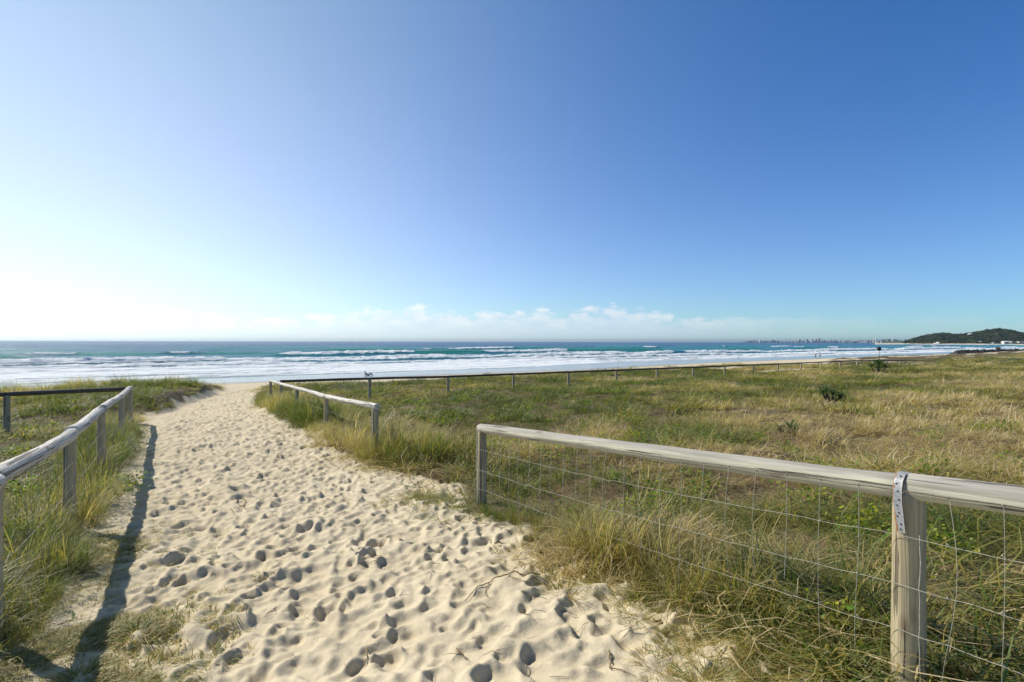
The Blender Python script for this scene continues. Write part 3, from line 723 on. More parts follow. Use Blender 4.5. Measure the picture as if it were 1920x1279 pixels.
def build_forest():
    r_ = np.random.default_rng(25); pr = []
    for k in range(3):
        V = []; F = []; rr = np.random.default_rng(500 + k)
        for i in range(150):
            a = rr.uniform(0, 6.28); e = rr.uniform(-.3, 1.5); q = rr.uniform(.7, 1.05); c = np.array([math.cos(a) * math.cos(e), math.sin(a) * math.cos(e), math.sin(e) * .8]) * q
            u = rr.normal(0, 1, 3); u /= np.linalg.norm(u); v = np.cross(u, rr.normal(0, 1, 3)); v /= np.linalg.norm(v); k0 = len(V)
            V += [c + u * .32, c + v * .3, c - u * .32, c - v * .3]; F.append((k0, k0 + 1, k0 + 2, k0 + 3))
        pr.append(mesh_np("crown_%d" % k, V, np.array(F), M_leaf, False, link=False))
    n = 5200; U = r_.uniform(1697, 2200, n); T = r_.uniform(.01, .9, n); D = HD - 150 * sst(U, 1760, 1900) + T * 420
    x = (U - 960) / 960 * D; hz = hill_z(U, T); z = SEA + hz + (fbm(x / 60, D / 60, 301, 4) - .5) * 14 * np.clip(hz / 12, 0, 1)
    k = (hz > 1.2); x, D, z = x[k], D[k], z[k]; n = len(x); s_ = r_.uniform(3.0, 6.0, n)
    scatter("headland_forest", np.stack([x, D, z + .5], -1), np.stack([x * 0, x * 0, r_.uniform(0, 6.28, n)], -1), np.stack([s_, s_, s_ * r_.uniform(.6, 1, n)], -1), r_.integers(0, 3, n), r_.random(n), pr)
build_forest()

# ------------------------------------------------------------------ fences
def gz(x, y): return float(ground_z(np.array([x]), np.array([y]))[0])
def add_log(name, p0, p1, r0, r1, mat, parent, seed=0, wob=.004, n=None, sides=22, caps=.012, flat=1.0):
    """a weathered round log from p0 to p1 (world), local z runs along it"""
    p0 = Vector(p0); p1 = Vector(p1); L = (p1 - p0).length; n = n or max(4, int(L / .09)); r_ = np.random.default_rng(seed)
    ts = [0, caps / L * .35] + list(np.linspace(caps / L, 1 - caps / L, n)) + [1 - caps / L * .35, 1]
    V = []; ph = r_.uniform(0, 6.28, 6)
    for t in ts:
        e = min(t, 1 - t) * L; k = 1.0 if e >= caps * .99 else (.80 if e <= 0 else .93)
        r = (r0 + (r1 - r0) * t) * k * (1 + .03 * math.sin(t * L * 3.1 + ph[0]) + .02 * math.sin(t * L * 9 + ph[1]))
        ox = wob * math.sin(t * L * 1.7 + ph[2]) + wob * .4 * math.sin(t * L * 5 + ph[3]); oy = wob * math.sin(t * L * 1.3 + ph[4])
        for q in range(sides):
            a = 2 * math.pi * q / sides; rr = r * (1 + .025 * math.sin(3 * a + ph[5] + t * L) + .012 * math.sin(7 * a + ph[1]) )
            V.append((ox + rr * math.cos(a), oy + rr * math.sin(a) * flat, (t - .5) * L))
    F = [tuple(q) for q in []]
    for i in range(len(ts) - 1):
        for q in range(sides): F.append((i * sides + q, i * sides + (q + 1) % sides, (i + 1) * sides + (q + 1) % sides, (i + 1) * sides + q))
    F.append(tuple(range(sides - 1, -1, -1))); F.append(tuple((len(ts) - 1) * sides + q for q in range(sides)))
    o = mesh_np(name, V, F, mat, True, parent)
    d = (p1 - p0).normalized(); up = Vector((0, 0, 1)) if abs(d.z) < .9 else Vector((0, 1, 0))
    xa = up.cross(d).normalized(); ya = d.cross(xa)
    M = Matrix((xa, ya, d)).transposed().to_4x4(); M.translation = (p0 + p1) / 2 - Vector(parent.location)
    o.matrix_local = M; return o

def build_fence(name, label, group, posts, rr, pr, rail_mat, post_mat, wires=None, side=(0, 0), sink=.35, ext=(.05, .05), seed=0, vstep=0, cat="fence", wob=.004, joints=True, wmat=None):
    """posts: (x, y, z of rail top). wires: depths below the rail top; side: horizontal offset of the netting"""
    x0, y0, _ = posts[0]; root = empty(name, (x0, y0, gz(x0, y0)), label, cat, group); O = Vector(root.location)
    for i, (x, y, zt) in enumerate(posts):
        r = pr[i] if isinstance(pr, (list, tuple)) else pr
        add_log('post', (x, y, gz(x, y) - sink), (x + .01 * math.sin(i * 3), y, zt - (rr if not isinstance(rr, (list, tuple)) else rr[i]) * 1.35), r * 1.04, r, post_mat, root, seed + i, .003, sides=18)
    for i in range(len(posts) - 1):
        a = Vector(posts[i]); c = Vector(posts[i + 1]); d = (c - a).normalized()
        ra = rr[i] if isinstance(rr, (list, tuple)) else rr; rb = rr[i + 1] if isinstance(rr, (list, tuple)) else rr
        a = a - Vector((0, 0, ra)); c = c - Vector((0, 0, rb))
        if i == 0: a = a - d * ext[0]
        if i == len(posts) - 2: c = c + d * ext[1]
        add_log('rail', a, c - (d * .006 if i < len(posts) - 2 else d * 0), ra, rb, rail_mat, root, seed + 50 + i, wob)
    if wires:
        mb = MB(); r_ = np.random.default_rng(seed + 9); sx, sy = side
        for dz in wires:
            pts = []
            for i in range(len(posts) - 1):
                a = Vector(posts[i]); c = Vector(posts[i + 1]); n = int((c - a).length / .08)
                for k in range(n + (1 if i == len(posts) - 2 else 0)):
                    t = k / n; p = a.lerp(c, t); sag = 0 if dz < .1 else .03 * math.sin(math.pi * t)
                    pts.append(p + Vector((sx, sy, -dz - sag)) + Vector(r_.normal(0, .0025, 3)) - O)
            if dz < .1: m2 = MB(); m2.tube(pts, .0022, 5); m2.obj('top_wire', M_topwire, root)
            else: mb.tube(pts, .0013, 5)
        if vstep:
            a = Vector(posts[0]); tot = 0
            for i in range(len(posts) - 1):
                a = Vector(posts[i]); c = Vector(posts[i + 1]); n = int((c - a).length / vstep)
                for k in range(1, n):
                    p = a.lerp(c, k / n) + Vector((sx, sy, 0)) - O; pts = []
                    bx_, by_ = r_.normal(0, .011, 2)
                    end = 1.0 if r_.random() < .55 else r_.uniform(.45, .95)
                    for q in range(9):
                        t = q / 8 * end; dz = wires[0] + (wires[-1] - wires[0]) * t
                        pts.append(p + Vector((bx_ * math.sin(t * 5) + sx * .25 * math.sin(t * 3), by_ * math.sin(t * 4) + sy * .25 * math.sin(t * 3), -dz - .03 * math.sin(math.pi * k / n) * t)))
                    mb.tube(pts, .0013, 4)
                    for dz in wires[:-1]:      # the little hinge knots
                        mb.tube([p + Vector((-.006, 0, -dz + .004)), p + Vector((.006, 0, -dz - .006))], .0026, 4)
        mb.obj('wire_netting', wmat or M_wire, root)
    return root

E = EYE
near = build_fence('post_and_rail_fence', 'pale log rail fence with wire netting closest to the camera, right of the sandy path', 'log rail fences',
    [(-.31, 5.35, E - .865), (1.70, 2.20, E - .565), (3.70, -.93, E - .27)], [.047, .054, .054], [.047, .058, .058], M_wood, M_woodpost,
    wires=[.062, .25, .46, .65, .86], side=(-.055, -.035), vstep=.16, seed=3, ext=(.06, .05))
# galvanised strap bent over the rail and down the near post
def build_strap(root):
    O = Vector(root.location); nx, ny = -.84, -.54; tx, ty = .54, -.84        # out of the fence, along it
    cx, cy, zt = 1.70, 2.20, E - .565; prof = [(-.030, -.10), (-.052, -.075), (-.0605, -.055), (-.057, -.02), (-.036, -.002), (0, .0035), (.030, -.001), (.052, -.022), (.0625, -.055)]
    prof = [(-a, z) for a, z in prof[::-1]][:0] or [(-.064, -.055), (-.054, -.020), (-.032, .000), (0, .0045), (.032, .000), (.056, -.022), (.066, -.055), (.068, -.085), (.0685, -.12), (.0688, -.16), (.069, -.20), (.069, -.235)]
    V = []; F = []; ED = []; w_ = .0165
    for th in (0, .0022):
        for i, (a, z) in enumerate(prof):
            lean = max(0, -z - .1) * .10
            for k in range(7):
                q = (k / 6 - .5) * 2; wn = w_ * (1 - (.10 * abs(math.sin(i * 1.7)) if q < 0 and i > 6 else 0)); aa = a + (th if a > 0 else -th); zz = z + (th if abs(a) < .04 else 0)
                V.append(Vector((cx + nx * aa + tx * (q * wn - .012 + lean), cy + ny * aa + ty * (q * wn - .012 + lean), zt + zz)) - O); ED.append(1.0 if (k == 0) else (.55 if k == 1 or (k == 6 and i > 5) else .15))
    n = len(prof); g = grid_faces(n, 7); F = [tuple(q[::-1]) for q in g.tolist()] + [tuple(i + n * 7 for i in q) for q in g.tolist()]
    for i in range(n - 1):
        for k in (0, 6): a = i * 7 + k; c = a + 7; F.append((a, c, c + n * 7, a + n * 7))
    o = mesh_np('metal_strap', V, F, M_strap, True, root, attrs={'edge': ED})
    for j, (z, q) in enumerate(((-.005, .2), (-.035, -.3), (-.065, .1), (-.10, .4), (-.125, -.1), (-.155, .1), (-.17, -.3), (-.20, .3), (-.222, .1))):
        a = np.interp(-z, [.0, .02, .055, .085, .24], [.040, .058, .069, .0712, .0722]); lean = max(0, -z - .1) * .10
        p = Vector((cx + nx * a + tx * (q * w_ - .012 + lean), cy + ny * a + ty * (q * w_ - .012 + lean), zt + z)) - O
        mb = MB(); mb.tube([p - Vector((nx, ny, 0)) * .002, p + Vector((nx, ny, 0)) * .0012], .0034, 8); mb.obj('hole_disc', M_hole, o)  # raised dark disc added in place of an open hole in the strap
build_strap(near)
def tie(root, x, y, z0, z1, off, r=.0045, m_=None):
    O = Vector(root.location); mb = MB(); r_ = np.random.default_rng(4)
    mb.tube([Vector((x + off[0] + r_.normal(0, .002), y + off[1], z0 + (z1 - z0) * t)) - O for t in np.linspace(0, 1, 14)], r, 6); mb.obj('tie_wire', m_ or M_wire, root)
M_tie = simple("pale_tie_wire", (.66, .64, .58), .5, .1, 40, .1)
tie(near, -.31, 5.35, E - .89, E - 1.78, (-.052, -.03), .006, M_tie); tie(near, 1.70, 2.20, E - .80, E - 1.5, (-.008, -.078), .002)
# rusty staple and loop of wire around the end of the near rail
mb = MB(); O = Vector(near.location); mb.tube([Vector((-.28 + .84 * .052 * math.cos(a) * -1, 5.30 + -.54 * .052 * math.cos(a), E - .933 + .053 * math.sin(a))) - O for a in np.linspace(0, 6.28, 24)], .002, 5); mb.obj('wire_loop', M_wirer, near)

xs = lambda t: (-2.21 - 6.74 * t, 8.3 + 10.7 * t)
mid = build_fence('post_and_rail_fence', 'bleached log rail fence from the path mouth to an end post beside the gap', 'log rail fences',
    [(*xs(0), E - 1.02), (*xs(.28), E - 1.165), (*xs(.567), E - 1.28), (*xs(.81), E - 1.36), (*xs(1), E - 1.42)], .05, .05, M_woodpale, M_woodpost,
    wires=[.07, .33, .60], side=(-.045, -.03), seed=21, ext=(.05, .05), wob=.01)
tie(mid, *xs(0), E - 1.02, E - 1.9, (-.054, -.02), .006, M_tie)
left = build_fence('post_and_rail_fence', 'silvery log rail fence with netting along the left edge of the path', 'log rail fences',
    [(-1.6, .75, E - .66), (-2.945, 2.9, E - .745), (-4.31, 5.0, E - .85), (-5.82, 7.26, E - .92), (-7.85, 10.3, E - 1.04), (-9.5, 12.75, E - 1.13)], [.056, .056, .056, .055, .053, .052], .05, M_woodleft, M_woodpost,
    wires=[.085, .30, .52, .72], side=(.05, .02), vstep=.16, seed=31, wob=.012, wmat=M_wirer)
leftb = build_fence('post_and_rail_fence', 'dark brown rail fence running off the left edge of the photo from the corner post', 'log rail fences',
    [(-9.62, 12.70, E - 1.145), (-11.25, 11.4, E - 1.15), (-14.1, 9.3, E - 1.13), (-17.0, 7.2, E - 1.1)], .052, .058, M_wooddark, M_woodpost, seed=41)
def bz(n): return float(np.interp(n, [-1.9, 0, 4, 8, 12, 15, 18.3], [1.44, 1.53, 1.59, 1.64, 1.66, 1.86, 2.17]))
bp = [(-8.6, 19.1, E - 1.45)] + [(-2.875 + 2.94 * n, 23 + 2.09 * n, E - bz(n)) for n in range(-1, 19)]
back = build_fence('post_and_rail_fence', 'long low brown rail fence across the field between the grass and the beach', 'log rail fences', bp, .05, .06, M_wooddark, M_posttan, seed=61, sink=.3)
fr = [(62.9 + 2.9 * k, 66 + 2.4 * k, E - 2.30 - .008 * k) for k in range(8)]
farf = build_fence('post_and_rail_fence', 'small distant rail fence with netting at the right edge of the field', 'log rail fences', fr, .05, .07, M_wooddark, M_posttan,
    wires=[.1, .3, .5, .7], side=(-.06, -.05), seed=91)

# ------------------------------------------------------------------ plants that stand out
def strap_leaves(heads, L, wd, seed, per=34, droop=1.5):
    r_ = np.random.default_rng(seed); V = []; F = []; BV = []; AL = []
    for hx, hy, hz, sc_ in heads:
        for i in range(per):
            a = i * 2.4 + r_.normal(0, .2); tilt = .15 + 1.2 * (i / per) ** 1.1; l = L * sc_ * r_.uniform(.7, 1.1); w_ = wd * sc_
            x, y, z = hx, hy, hz; k = len(V); bv = r_.random() * .6 + .3 * (i / per)
            for j in range(7):
                t = j / 6; ww = w_ * (.7 + .3 * math.sin(t * 3.1)) * (1 - t ** 3) * .5 + .001; px_, py_ = -math.sin(a), math.cos(a)
                V += [(x + px_ * ww, y + py_ * ww, z + ww * .5), (x, y, z), (x - px_ * ww, y - py_ * ww, z + ww * .5)]; BV += [bv] * 3; AL += [.3] * 3
                th = tilt + droop * t * r_.uniform(.8, 1.1); x += math.sin(th) * math.cos(a) * l / 6; y += math.sin(th) * math.sin(a) * l / 6; z = max(z + math.cos(th) * l / 6, .02)
            for j in range(6):
                for e in (0, 1): q = k + 3 * j + e; F.append((q, q + 1, q + 4, q + 3))
    return V, F, BV, AL
def pandanus(px, py, label, heads, L, wd, seed, stalk=None, per=34):
    x, y = gp(px, py); z = gz(x, y); root = empty('pandanus_bush', (x, y, z), label, 'bush', 'spiky pandanus bushes in the field')
    V, F, BV, AL = strap_leaves(heads, L, wd, seed, per); mesh_np('leaves', V, F, M_pand, True, root, attrs={'bv': BV, 'along': AL})
    mb = MB()
    for hx, hy, hz, s_ in heads: mb.tube([(hx * .3, hy * .3, -.1), (hx * .8, hy * .8, hz * .5), (hx, hy, hz)], [.05, .04, .03], 7)
    mb.obj('stem', M_bark, root, True)
    return root
pandanus(1562, 752, 'dark green spiky bush low in the middle of the grass field', [(0, 0, .16, 1), (-.26, .1, .20, .9), (.28, .05, .10, .85), (-.1, .2, .25, .9)], .42, .04, 1, per=22)
pb = pandanus(1647, 697, 'spiky bush growing against the long field fence with a dark ball above it', [(0, 0, .55, 1), (-.40, .1, .38, 1), (.40, -.1, .34, 1), (.15, .3, .70, .9), (-.2, -.3, .3, .9), (.3, .3, .6, .9)], .55, .06, 2, per=24)
pandanus(1482, 815, 'small pale spiky plant in the dry grass beyond the near fence', [(0, 0, .08, 1), (.12, .08, .06, .8), (-.2, 0, .05, .8)], .32, .03, 3, per=13)
# the dark seed ball on its stalk above the fence bush
mb = MB(); mb.tube([(0.05, 0, .6), (.06, 0, 1.1), (.05, 0, 1.52)], [.015, .012, .012], 6); mb.obj('stalk', M_bark, pb)
V = []; F = []; nu, nv = 10, 14
for i in range(nu + 1):
    for j in range(nv):
        t = math.pi * i / nu; a = 2 * math.pi * j / nv; r = .115 * (1 + .12 * ((i + j) % 2)); V.append((.05 + r * math.sin(t) * math.cos(a), r * math.sin(t) * math.sin(a), 1.62 + r * 1.1 * math.cos(t)))
for i in range(nu):
    for j in range(nv): F.append((i * nv + j, (i + 1) * nv + j, (i + 1) * nv + (j + 1) % nv, i * nv + (j + 1) % nv))
mesh_np('seed_head', V, F, simple("dark_seed_head", (.03, .028, .035), .8), False, pb)

# ------------------------------------------------------------------ sticks, runners and a dead leaf on the sand
M_twig = simple("dry_twig", (.26, .19, .11), .8, .3, 60, spec=.1)
M_dleaf = simple("dead_leaf", (.17, .13, .10), .8, .3, 60, spec=.1)
def stick(name, cat, label, strands, mat=None, group=None, lift=.008):
    W = [[(*gp(*p), ) for p in st] for st, r in strands]; x0, y0 = W[0][0]; z0 = gz(x0, y0)
    mb = MB(); k = 0
    for (st, r), wp in zip(strands, W):
        pts = []
        for i in range(len(wp) - 1):
            for t in np.linspace(0, 1, 6, endpoint=False):
                x = wp[i][0] + (wp[i + 1][0] - wp[i][0]) * t; y = wp[i][1] + (wp[i + 1][1] - wp[i][1]) * t; k += 1
                pts.append((x, y))
        pts.append(wp[-1]); zs = [gz(*p) for p in pts]
        zs = np.convolve(np.pad(zs, 4, mode='edge'), np.ones(9) / 9, 'valid'); zz = [max(a, gz(*p)) + lift for a, p in zip(zs, pts)]
        n = len(pts); mb.tube([(p[0] - x0 + .003 * math.sin(i * 1.3), p[1] - y0 + .003 * math.cos(i * 1.7), z - z0) for i, (p, z) in enumerate(zip(pts, zz))], [r * (1 - .6 * i / n) for i in range(n)], 6)
    o = mb.obj(name, mat or M_twig, None, True, (x0, y0, z0)); tag(o, label, cat, group); return o
stick('twig', 'twig', 'long forked dry runner lying bent across the footprints below the near fence post', [([(1014, 1090), (985, 1093), (965, 1080), (945, 1088), (920, 1102), (895, 1112), (872, 1130)], .005), ([(918, 1102), (910, 1118), (917, 1128)], .003), ([(1008, 1094), (985, 1108), (958, 1102)], .003)])
stick('twig', 'twig', 'small curled loop of dry vine in the middle of the path', [([(443, 946), (449, 939), (459, 940), (463, 947), (456, 953), (446, 950)], .006), ([(455, 952), (462, 962), (475, 960)], .004), ([(432, 958), (441, 970)], .004)])
stick('twig', 'twig', 'short hooked brown stick near the bottom edge of the sand', [([(1143, 1226), (1147, 1238), (1144, 1250), (1165, 1262), (1195, 1276)], .004)])
stick('twig', 'twig', 'thin straight dark stick lying in a footprint at the bottom of the path', [([(858, 1222), (868, 1232), (880, 1243)], .004)])
stick('twig', 'twig', 'little dark curved stick on the sand by the bottom left of centre', [([(690, 1220), (690, 1232), (684, 1242)], .004)])
stick('twig', 'twig', 'single dead grass straw lying on the sand right of the long forked runner', [([(1290, 1190), (1240, 1180), (1200, 1178)], .002)], simple("straw", (.5, .42, .25), .7))
def dead_leaf(px, py, label, s_, rz):
    x, y = gp(px, py); V = []; F = []
    for i in range(9):
        t = i / 8; wv = .5 * math.sin(math.pi * t) ** .7 * (1 - .3 * t)
        for k in range(5):
            q = k / 4 * 2 - 1; V.append(((t - .5) * s_, q * wv * s_ * .5, s_ * (.10 * math.sin(t * 5) + .28 * q * q * wv + .12 * t)))
    o = mesh_np('dead_leaf', V, grid_faces(9, 5), M_dleaf, True, None, loc=(x, y, gz(x, y) + .006)); o.rotation_euler = (.1, .25, rz); tag(o, label, 'leaf'); return o
dead_leaf(937, 1028, 'curled dark brown leaf on the sand just left of the tall grass clump', .085, .6)
dead_leaf(1236, 1160, 'small curled brown leaf on the sand edge below the leaning grass', .06, 2.2)

# ------------------------------------------------------------------ rocks of the groyne
M_rock = simple("dark_basalt", (.10, .095, .09), .9, .3, 1.2, spec=.2, col2=(.035, .034, .035))
def rock_mesh(seed, link=True):
    r_ = np.random.default_rng(seed); V = []; F = []; nu, nv = 7, 10; n1 = r_.normal(0, 1, (7, 3)); n1 /= np.linalg.norm(n1, axis=1)[:, None]; dd = r_.uniform(.62, .95, 7)
    for i in range(nu + 1):
        for j in range(nv):
            t = math.pi * i / nu; a = 2 * math.pi * j / nv; d = np.array([math.sin(t) * math.cos(a), math.sin(t) * math.sin(a), math.cos(t)])
            k = 1.0
            for q in range(7):
                c = float(d @ n1[q]); 
                if c > .1: k = min(k, dd[q] / c)
            V.append(tuple(d * k * np.array([1.05, .9, .75])))
    for i in range(nu):
        for j in range(nv): F.append((i * nv + j, (i + 1) * nv + j, (i + 1) * nv + (j + 1) % nv, i * nv + (j + 1) % nv))
    return V, F
protoR = []
r_ = np.random.default_rng(77)
def rock_place(k, x, y, z, s_, label, group='boulders of the groyne'):
    if k < len(protoR) and protoR[k] is not None: o = protoR[k].copy(); C.objects.link(o)
    else:
        V, F = rock_mesh(700 + k); o = mesh_np('boulder', V, F, M_rock, False)
        while len(protoR) <= k: protoR.append(None)
        protoR[k] = o
    o.location = (x, y, z); o.rotation_euler = (r_.uniform(-.5, .5), r_.uniform(-.5, .5), r_.uniform(0, 6)); o.scale = (s_ * r_.uniform(.85, 1.3), s_ * r_.uniform(.85, 1.1), s_ * r_.uniform(.8, 1.05))
    tag(o, label, 'boulder', group); return o
RL = 'dark boulder packed among others of its size in the low rock groyne at the right'
ui = .868
while ui < 1.05:
    D0 = 228 + (ui - .868) * 190
    for row in range(2):
        D = D0 + row * 1.5 + r_.normal(0, .3); x = (ui + r_.normal(0, .0006)) * D
        s_ = r_.uniform(.75, 1.05); zb = gz(x, D)
        rock_place(int(r_.integers(0, 5)), x, D, zb + s_ * .45 + row * .55, s_, RL)
        if row == 0 and r_.random() < .6: rock_place(int(r_.integers(0, 5)), x + .5, D + .9, zb + 1.25 + r_.uniform(0, .2), s_ * .8, RL)
    ui += .0047
ro = rock_place(1, .953 * 245, 246, gz(.953 * 245, 245) + 2.2, 1.1, 'single boulder sticking up above the crest of the rock groyne')
for k, uu in enumerate((.858, .863)):
    rock_place(k, uu * 226, 226, gz(uu * 226, 226) + .2, .7 + .1 * k, ('lowest flat boulder at the seaward tip of the rock groyne', 'sloping boulder second from the seaward tip of the groyne')[k])

# ------------------------------------------------------------------ far buildings, trees, buoy
M_wht = simple("painted_wall_white", (.78, .77, .74), .8, .05, .3); M_cream = simple("painted_wall_cream", (.62, .58, .50), .8, .05, .3)
M_grey = simple("concrete_grey", (.36, .37, .40), .8, .1, .3); M_glass = simple("dark_window_glass", (.05, .07, .09), .15, .1, 1, spec=.6)
M_roofd = simple("grey_roof", (.30, .29, .28), .8, .1, .5)
def tower(seed, wallm, w_, d_, h_, floors, podium=True):
    root = empty('apartment_tower', (0, 0, 0)); mb = MB(); mb.box((0, 0, h_ / 2), (w_, d_, h_)); mb.box((w_ * .12, 0, h_ * .51), (w_ * .45, d_ * 1.12, h_ * 1.02))
    if podium: mb.box((0, -d_ * .2, h_ * .05), (w_ * 1.35, d_ * 1.5, h_ * .1))
    mb.obj('wall', wallm, root)
    mb = MB()
    for f in range(floors):
        z = h_ * (.14 + .82 * f / floors); mb.box((-w_ * .29, -d_ / 2 - .05, z), (w_ * .34, .3, h_ / floors * .42)); mb.box((w_ * .42, -d_ / 2 - .05, z), (w_ * .12, .3, h_ / floors * .42))
        mb.box((-w_ / 2 - .05, 0, z), (.3, d_ * .7, h_ / floors * .42))
    mb.obj('window_band', M_glass, root)
    mb = MB(); mb.box((w_ * .1, 0, h_ * 1.02 + h_ * .025), (w_ * .25, d_ * .5, h_ * .05)); mb.obj('roof_plant', M_roofd, root)
    return root
protos = {}
sk = [(1393, 1.4, 2.5), (1398, 2.2, 3), (1402, 3.6, 3.5), (1406, 2.6, 3), (1411, 4.4, 2.2), (1416, 2.6, 3), (1423, 4.0, 3), (1429, 2.4, 4), (1434, 2.8, 4), (1440, 3.4, 3), (1445, 4.6, 4), (1450, 3.6, 3), (1456, 3.0, 3), (1463, 1.7, 4), (1470, 2.0, 4), (1477, 1.8, 4),
      (1484, 2.4, 3), (1489.4, 5.2, 1.6), (1496, 5.2, 5), (1503, 3.0, 3), (1510, 6.2, 2.4), (1514, 2.4, 3), (1519.5, 6.0, 2.6), (1524, 2.8, 2.6), (1528, 6.4, 2.4), (1532.8, 7.8, 2.8), (1538, 4.0, 2.5), (1543, 3.8, 3.5), (1549, 2.6, 3), (1554, 4.0, 3), (1558, 2.6, 3),
      (1562, 4.4, 2.4), (1567, 2.8, 3), (1573, 3.2, 4), (1579, 3.0, 3), (1584, 3.6, 3), (1589, 4.0, 2.4), (1594, 2.6, 3), (1600, 3.0, 5), (1606, 3.4, 3), (1609.8, 5.0, 2), (1614, 3.4, 3), (1618, 3.0, 2.2), (1624, 4.6, 4), (1629, 4.2, 2.6), (1634, 5.0, 2.4), (1639, 7.0, 2.2), (1644, 4.0, 3), (1650, 3.2, 5), (1660, 2.2, 4), (1670, 3.6, 3.4), (1682, 1.8, 3)]
special = {1445: 'broad grey block tallest in the left cluster of the far skyline', 1489.4: 'thin tower standing just left of the wide block on the far skyline', 1496: 'wide flat topped block on the far skyline left of the tall pair',
    1532.8: 'tallest tower of the distant skyline, right one of the close pair', 1528: 'tower just left of the tallest one on the distant skyline', 1510: 'slim isolated tower right of the wide block on the far skyline', 1519.5: 'tower between the slim isolated one and the tall pair',
    1639: 'tall white tower at the left foot of the low far hill', 1650: 'bright white block on the shore in front of the low far hill', 1670: 'pale white building halfway up the right side of the low far hill', 1393: 'lowest building at the very left tip of the far skyline', 1609.8: 'thin pale tower just right of the dark islet'}
for i, (px, hp, wp) in enumerate(sk):
    D = 6100 - 1500 * float(sst(px, 1560, 1700)); D = D if px not in (1650, 1670, 1660, 1682) else D - 5
    k = i % 4; wm = [M_grey, M_cream, M_wht, M_grey][k] if px not in (1650, 1670, 1639) else M_wht
    ratio = hp / wp; key = (wm.name, 'low' if ratio < 1.1 else 'high')
    if key not in protos: protos[key] = tower(k, wm, 24, 20, 20 if key[1] == 'low' else 45, 5 if key[1] == 'low' else 13, key[1] == 'high'); o = protos[key]
    else: o = copy_tree(protos[key])
    bw, bh = (24, 20) if key[1] == 'low' else (24, 45)
    lift = {1660: 3.8, 1670: 3.6, 1682: 2.5}.get(px, .5) / 960 * D
    hh = (hp) / 960 * D
    o.location = ((px - 960) / 960 * D, D - 30, SEA + lift); o.scale = (wp / 960 * D / bw, 1.0, (hh - (lift if lift > 10 else 0) * .0) / bh); o.rotation_euler = (0, 0, 0)
    tone = {'painted_wall_white': 'white', 'painted_wall_cream': 'cream', 'concrete_grey': 'grey'}[wm.name]
    tag(o, special.get(px, 'hazy %s %s %s cluster of the far skyline' % (tone, 'low rise block in the' if key[1] == 'low' else 'slender block in the', 'left' if px < 1480 else ('middle' if px < 1570 else 'right'))), 'building', 'buildings of the far skyline')

def hill_pt(px, py):
    best = None
    for T in np.linspace(.0, .62, 125):
        D = HD - 150 * float(sst(px, 1760, 1900)) + T * 420; z = SEA + float(hill_z(np.array([px * 1.0]), np.array([T]))[0]); yy = 640.5 - (z - EYE) / D * 960
        if best is None or abs(yy - py) < best[0]: best = (abs(yy - py), D, z)
    D, z = best[1], best[2]; return (px - 960) / 960 * D, D, z
def house(w_, d_, h_, wallm, floors=2, gable=True):
    root = empty('beach_house', (0, 0, 0)); mb = MB(); mb.box((0, 0, h_ / 2 - 1.5), (w_, d_, h_ + 3)); mb.obj('wall', wallm, root)
    mb = MB()
    if gable:
        x, y = w_ / 2 + .5, d_ / 2 + .5; mb.add([(-x, -y, h_), (x, -y, h_), (x, y, h_), (-x, y, h_), (-x, 0, h_ + 2.2), (x, 0, h_ + 2.2)], [(0, 1, 5, 4), (2, 3, 4, 5), (1, 2, 5), (3, 0, 4), (0, 3, 2, 1)])
    else: mb.box((0, 0, h_ + .3), (w_ + 1, d_ + 1, .5))
    mb.obj('roof', M_wht if gable else M_roofd, root)
    n = max(2, int(w_ / 5))
    for f in range(floors):
        for i in range(n):
            mb = MB(); mb.box((-w_ / 2 + w_ * (i + .5) / n, -d_ / 2 - .05, h_ * (f + .55) / floors), (w_ / n * .55, .2, h_ / floors * .45)); mb.obj('window', M_glass, root)
    return root
for px, py, ww, hh, wm, gb, lab in [
    (1750.5, 644.6, 3.5, 2.2, M_wht, True, 'small white house at the water foot of the headland, left of its taller neighbour'), (1755.5, 643.6, 3, 4.0, M_wht, True, 'tall narrow white house at the foot of the headland slope'), (1759.5, 644.4, 2, 2.0, M_cream, False, 'tiny cream shed right of the tall narrow white house'),
    (1815.8, 626.2, 5, 2.6, M_wht, True, 'white roofed house high on the ridge of the headland'), (1794, 627.6, 3.4, 1.4, M_wht, False, 'small pale flat roofed house in the saddle of the headland ridge'), (1836, 641, 4.5, 4.2, M_grey, False, 'grey house among the trees at the middle of the headland slope'),
    (1862, 641.4, 11, 2.0, M_grey, False, 'long low grey building by the headland beach'), (1881, 641.8, 11, 4.0, M_wht, True, 'wide bright white house by the headland beach'), (1894.5, 641, 9, 4.0, M_cream, False, 'cream flat roofed block between the two white beach houses'),
    (1908, 641.4, 9, 4.0, M_wht, False, 'white flat roofed block furthest right by the headland beach'), (1919, 641.5, 5, 3.2, M_cream, True, 'cream house cut by the right edge of the photo')]:
    x, D, z = hill_pt(px, py); k = D / 960; D2 = D - 6
    o = house(ww * k, 9, hh * k * .8, wm, 2 if hh > 3 else 1, gb); o.location = (x, D2, z); tag(o, lab, 'house', 'houses on the headland')

